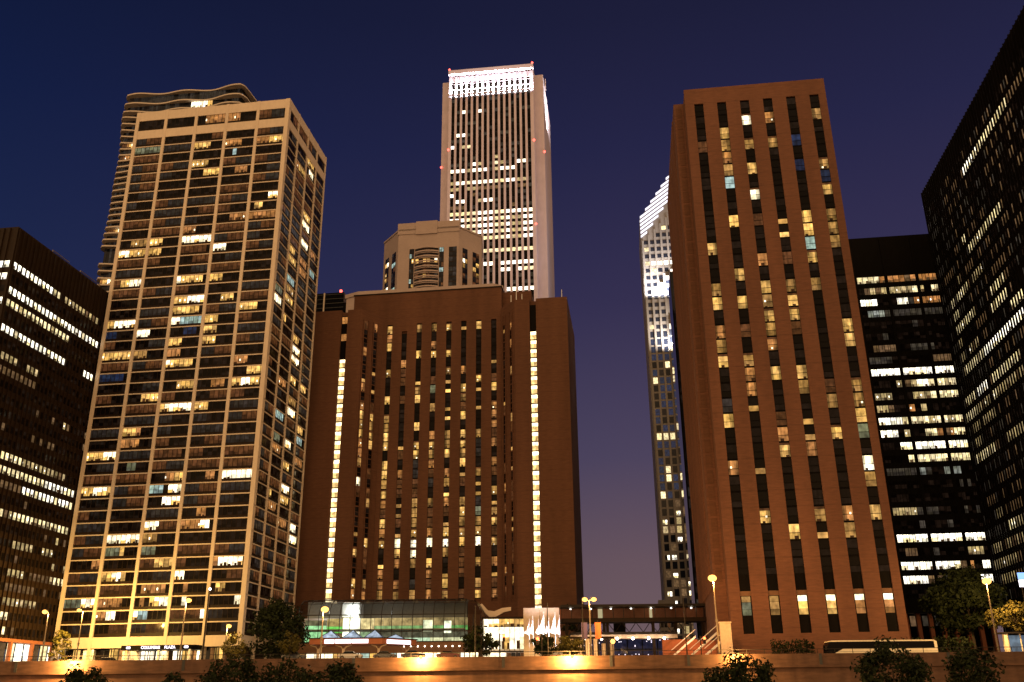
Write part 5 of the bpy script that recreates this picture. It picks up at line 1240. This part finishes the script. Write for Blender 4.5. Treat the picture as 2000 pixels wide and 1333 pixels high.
# ================================================================== vehicles
def wheel(t, x, y, r=.5):
    m = MB(); m.tube([(x, y - .15, r), (x, y + .15, r)], r, r, 16); wl = m.build('wheel', M['rubber'], t)
    m = MB(); m.tube([(x, y - .17, r), (x, y + .17, r)], r * .55, r * .55, 12); m.build('rim', M['polemetal'], wl)
def coach():
    t = thing('coach', 'long cream white motor coach with black windows on the street behind the railing', 'bus', (49.8, 156.6, 0))
    Ln = 17.6; Wd = 2.55; h = 3.25
    m = MB(lambda a, b, z: (a, b, z))
    def outline(f, top): return [(f, .45), (Ln, .45), (Ln, top), (f, top)]
    n0 = len(m.v)
    P = [(.35, .45), (Ln - .05, .45), (Ln, .7), (Ln, 1.95), (2.6, 1.95), (1.1, 1.25), (.1, 1.0), (0, .7)]
    def extr(P, y0, y1, mm):
        n = len(mm.v); k = len(P)
        mm.v += [(x, y0, z) for x, z in P] + [(x, y1, z) for x, z in P]
        mm.f += [tuple(range(n, n + k)), tuple(reversed(range(n + k, n + 2 * k)))] + [(n + i, n + k + i, n + k + (i + 1) % k, n + (i + 1) % k) for i in range(k)]
        mm.m += [0] * (k + 2); mm.c += [(0, 0, 0)] * (k + 2)
    extr(P, 0, Wd, m); m.build('body', M['cream'], t)
    m = MB(); extr([(.12, 1.02), (1.1, 1.27), (2.6, 1.97), (Ln - .45, 1.97), (Ln - .45, 2.98), (.55, 2.98), (.15, 2.5)], .02, Wd - .02, m); m.build('window_band', M['coachglass'], t)
    m = MB(); extr([(.45, 3.0), (Ln - .2, 3.0), (Ln - .3, 3.14), (Ln - .7, 3.2), (.9, 3.2), (.5, 3.12)], -.01, Wd + .01, m); m.build('roof', M['cream'], t)
    m = MB(); m.box(Ln - .44, Ln, -.005, Wd + .005, 1.96, 2.99); m.build('rear_panel', M['cream'], t)
    for x in (2.9, 12.9, 14.2):
        for y in (.25, Wd - .25): wheel(t, x, y)
    m = MB(); m.tube([(.2, -.05, 2.4), (-.25, -.25, 2.3)], .04, .04, 5); m.box(-.35, -.15, -.4, -.12, 1.75, 2.3); m.build('mirror', M['steel'], t)
    m = MB(); m.ball((.05, .35, .85), .14, 8); m.build('headlight', M['whitelamp'], t)
    m = MB(); m.ball((.05, Wd - .35, .85), .14, 8); m.build('headlight', M['whitelamp'], t)
coach()
def make_car(body):
    t = thing('parked_car', 'x', 'car', group='cars on the hotel forecourt')
    L_, W_ = 4.5, 1.8
    P = [(0, .45), (.15, .28), (4.35, .28), (4.5, .5), (4.45, .82), (3.5, .93), (1.0, .95), (.1, .85)]
    m = MB(); k = len(P); m.v += [(x, 0, z) for x, z in P] + [(x, W_, z) for x, z in P]
    m.f += [tuple(range(k)), tuple(reversed(range(k, 2 * k)))] + [(i, k + i, k + (i + 1) % k, (i + 1) % k) for i in range(k)]; m.m += [0] * (k + 2); m.c += [(0, 0, 0)] * (k + 2)
    m.build('body', M[body], t)
    Q = [(.7, .955), (3.3, .955), (2.75, 1.40), (1.3, 1.42)]
    m = MB(); m.v += [(x, .12 if z < 1 else .25, z) for x, z in Q] + [(x, W_ - (.12 if z < 1 else .25), z) for x, z in Q]
    m.f += [(0, 1, 2, 3), (7, 6, 5, 4)] + [(i, 4 + i, 4 + (i + 1) % 4, (i + 1) % 4) for i in range(4)]; m.m += [0] * 6; m.c += [(0, 0, 0)] * 6
    m.build('window_band', M['darkglass'], t)
    m = MB(); m.box(1.28, 2.78, .24, W_ - .24, 1.42, 1.46); m.build('roof', M[body], t)
    for x in (.85, 3.6):
        for y in (.1, W_ - .1): wheel(t, x, y, .32)
    for y in (.3, W_ - .3):
        m = MB(); m.ball((4.46, y, .62), .09, 6); m.build('headlight', M['cloth'], t)
        m = MB(); m.ball((.06, y, .68), .08, 6); m.build('tail_light', M['redlamp'], t)
    return t
CARS = [('carblue', (-44.3, 186, 2.2), 'dark rounded car parked before the small lit trees beside the hotel canopy'), ('carsilver', (-33.4, 185, 2.2), 'silver car waiting under the sign panel end of the hotel canopy'),
        ('carblue', (-27.0, 186.5, 2.2), 'dark car parked at the hotel canopy corner'), ('carblue', (-21.5, 185.0, 2.2), 'dark car parked in front of the atrium street windows, east of the canopy'),
        ('carred', (-15.0, 187.0, 2.2), 'dark red car parked in front of the atrium near its end'), ('carsilver', (4.6, 184.4, 2.2), 'pale car parked below the white flags')]
for b, loc, lab in CARS:
    c = make_car(b); c.location = loc; c['label'] = lab
c = make_car('carsilver'); c.location = (-67, 156, .25); c['label'] = 'silver car passing on the street in front of the apartment tower'; c['group'] = 'cars on the street'; del c['group']
def bus_shelter():
    t = thing('bus_shelter', 'glass bus shelter with a flat dark roof and cream posts beyond the coach', 'bus shelter', (78.6, 156.5, 0))
    m = MB(); m.box(-.9, 13, -.3, 2.4, 4.0, 4.2); m.build('roof', M['steel'], t)
    m = MB()
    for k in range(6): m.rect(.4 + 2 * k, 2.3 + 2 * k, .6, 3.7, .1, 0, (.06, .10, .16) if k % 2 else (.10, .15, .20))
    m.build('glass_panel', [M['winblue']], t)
    for k in range(7): m = MB(); m.box(.18 + 2 * k, .34 + 2 * k, .02, .2, 0, 4.0); m.build('post', M['cream'], t)
    m = MB(); m.box(-.2, 13, .0, .25, .2, .6); m.box(-.4, .1, -.2, .5, .2, 3.9); m.build('base_rail', M['cream'], t)
    lamp('AREA', 'shelter_light', (6, 1.2, 3.9), 60, (1, .9, .75), t, shape='RECTANGLE', size=10, size_y=.5)
bus_shelter()
t = thing('lit_sign', 'small blue and white lit sign on a post at the picture edge, behind the trees', 'sign', (87.7, 166, 0))
m = MB(); m.tube([(0, 0, 0), (0, 0, 12.4)], .12, .1, 6); m.build('post', M['steel'], t)
m = MB(); m.box(-.3, 1.8, -.15, .15, 13.5, 14.6); m.build('blue_panel', emit('blue_sign_light', (.25, .45, 1.0), 1.8), t)
m = MB(); m.box(-.3, 1.8, -.15, .15, 12.2, 13.4); m.build('white_panel', M['signwhite'], t)

# ================================================================== trees and hedges
def blob_tree(name, label, loc, h, cr, trunk, leaves, mat, group=None, flat=.75, seed=1, leaf=.34, trunk_r=.22, lift=.35, cat='tree', clumps=26):
    rn = random.Random(seed); t = thing(name, label, cat, loc, 0, group)
    m = MB(); zc = trunk + (h - trunk) * .5
    if trunk > .3:
        m.tube([(0, 0, 0), (.05, 0, trunk * .6), (.1, .05, trunk), (.1, 0, zc)], trunk_r, trunk_r * .35, 8)
        for k in range(7):
            q = rn.uniform(0, 6.28); rr = cr * rn.uniform(.45, .8); z1 = rn.uniform(zc - .1 * h, h * .86)
            m.tube([(.08, 0, trunk * rn.uniform(.7, 1.1)), (math.cos(q) * rr * .5, math.sin(q) * rr * .5, (trunk + z1) * .52), (math.cos(q) * rr, math.sin(q) * rr, z1)], trunk_r * .45, trunk_r * .12, 5)
        m.build('trunk', M['bark'], t)
    m = MB(); hz = (h - trunk * .8) * .5; cz = h - hz
    cl = []
    for k in range(clumps):
        while True:
            p = Vector((rn.uniform(-1, 1), rn.uniform(-1, 1), rn.uniform(-1, 1)))
            if .25 < p.length < 1: break
        p = p.normalized() * (p.length ** .45)
        taper = 1 - max(0, p.z) * .35
        cl.append((Vector((p.x * cr * .80 * taper, p.y * cr * .80 * taper, cz + p.z * hz * .82)), cr * rn.uniform(.20, .40)))
    for k in range(leaves):
        c, r = rn.choice(cl)
        d = Vector((rn.gauss(0, 1), rn.gauss(0, 1), rn.gauss(0, 1))).normalized() * r * rn.random() ** .4
        d.z *= flat; p = c + d
        if p.z < .12: p.z = .12 + rn.random() * .3
        n = (d.normalized() + Vector((rn.gauss(0, .5), rn.gauss(0, .5), rn.gauss(0, .5) + lift))).normalized()
        a = n.orthogonal().normalized(); a.rotate(Matrix.Rotation(rn.uniform(0, 6.28), 3, n)); b = n.cross(a)
        s = leaf * rn.uniform(.6, 1.25)
        m.face([tuple(p - a * s), tuple(p + b * s * .55), tuple(p + a * s), tuple(p - b * s * .55)])
    m.build('crown', M[mat], t)
RW = 'tree tops rising from the riverwalk'
for (x, y, h, cr, sd, lab, lf, mt) in (
        (-51.5, 118, 7.3, 3.3, 1, 'dark riverwalk tree top below the floodlight under the pale apartment tower', 1800, 'leaf'), (-41.8, 121, 6.3, 2.6, 2, 'small dim riverwalk tree top beside the twin low orange lamps', 1300, 'leaf'),
        (-34.6, 120, 8.5, 4.4, 3, 'broad dark riverwalk tree top below the apartment tower corner', 2600, 'leaf'), (-28.3, 122, 8.0, 4.0, 4, 'dark riverwalk tree top below the hotel canopy end', 2200, 'leaf'),
        (-21.6, 120, 7.7, 3.4, 5, 'dim low riverwalk tree top below the hotel sign panels', 1800, 'leaf'), (26.7, 118, 8.1, 4.3, 6, 'rounded dark riverwalk tree top under the tallest street lamp', 3000, 'leaf'),
        (44.5, 117, 9.0, 4.6, 7, 'largest riverwalk tree top, hiding part of the coach', 3200, 'leaf'), (54.9, 118, 8.4, 3.7, 8, 'pointed olive riverwalk tree top beyond the coach', 2600, 'leaf')):
    blob_tree('riverwalk_tree', lab, (x, y, -8), h, cr, 3.0, lf, mt, RW, .9, sd, .27, .2, clumps=34)
blob_tree('street_tree', 'large dense dark tree standing in front of the apartment tower flank', (-48.6, 200, 0), 15.0, 6.4, 2.2, 5200, 'leaf', None, .9, 11, .42, .35, clumps=48)
ST = 'small street trees'
blob_tree('street_tree', 'small amber lit tree under the short street lamp by the apartment tower corner', (-47.6, 166, 0), 5.9, 2.7, 1.4, 1600, 'leaf_lit', ST, .8, 12, .24, .14)
blob_tree('street_tree', 'small amber lit tree at the hotel canopy end, beside the large dark tree', (-42.3, 184, 2.2), 5.0, 2.8, 1.2, 1600, 'leaf_lit', ST, .8, 13, .24, .14)
blob_tree('street_tree', 'spreading dark tree in front of the white pavilion and the bare post', (-5.9, 170, 0), 7.0, 3.6, 2.4, 2000, 'leaf', ST, .6, 14, .27, .15)
blob_tree('street_tree', 'spreading dark tree below the white flags', (5.0, 170, 0), 5.4, 3.0, 1.9, 1800, 'leaf', ST, .6, 15, .26, .15)
blob_tree('street_tree', 'golden lit small tree between the stone slabs and the dark banner', (9.2, 165, 0), 5.4, 2.6, 1.8, 1600, 'leaf_lit', ST, .7, 16, .24, .14)
blob_tree('street_tree', 'dim green tree behind the stone slabs against the brick hotel corner', (13.6, 226, 0), 17.0, 3.6, 3, 1800, 'leaf', ST, .8, 17, .34, .2)
blob_tree('street_tree', 'amber lit young tree at the pale apartment tower foot, by the dark office', (-99.5, 214, 0), 11.0, 2.6, 3.0, 1500, 'leaf_lit', ST, .8, 18, .30, .15)
blob_tree('street_tree', 'wide dark tree arching over the street beyond the coach', (81.5, 174, 0), 16.4, 8.0, 6.5, 6500, 'leaf', ST, .8, 19, .40, .3, clumps=44)
blob_tree('street_tree', 'golden lit low tree glowing under the street lamp beyond the coach', (82.0, 159.5, 0), 9.4, 4.6, 5.6, 2400, 'leaf_lit', ST, .55, 20, .30, .16)
for i, (x, y, wd, lab) in enumerate(((64.5, 165, 4.2, 'clipped dark hedge along the brick slab above the coach roof'), (72.5, 162, 3.0, 'low dark hedge between the coach and the bus shelter'), (47.0, 166, 3.6, 'dim hedge at the brick slab foot behind the coach front'))):
    rn = random.Random(40 + i); t = thing('hedge', lab, 'hedge', (x, y, 0)); m = MB()
    for k in range(1500):
        p = Vector((rn.uniform(-wd, wd), rn.uniform(-.8, .8), rn.uniform(.1, 3.5 + .5 * math.sin(k)))); n = Vector((rn.gauss(0, 1), rn.gauss(0, 1), rn.gauss(0, 1))).normalized()
        a = n.orthogonal().normalized(); b = n.cross(a); s = .26 * rn.uniform(.6, 1.2); m.face([tuple(p - a * s), tuple(p + b * s * .6), tuple(p + a * s), tuple(p - b * s * .6)])
    m.build('foliage', M['leaf'], t)
# a few stars
for i, (px, lab, d) in enumerate((((-507, 1560, 1590), 'faint white star above the pale apartment tower', 2.2), ((152, 1560, 1680), 'white star beside the floodlit skyscraper crown', 2.6), ((-1330, 1560, 1400), 'faint star over the dark bronze office block', 1.8))):
    t = MB(); t.ball((0, 0, 0), d, 6); o = t.build('star', M['star']); o.location = px; o['label'] = lab; o['category'] = 'star'
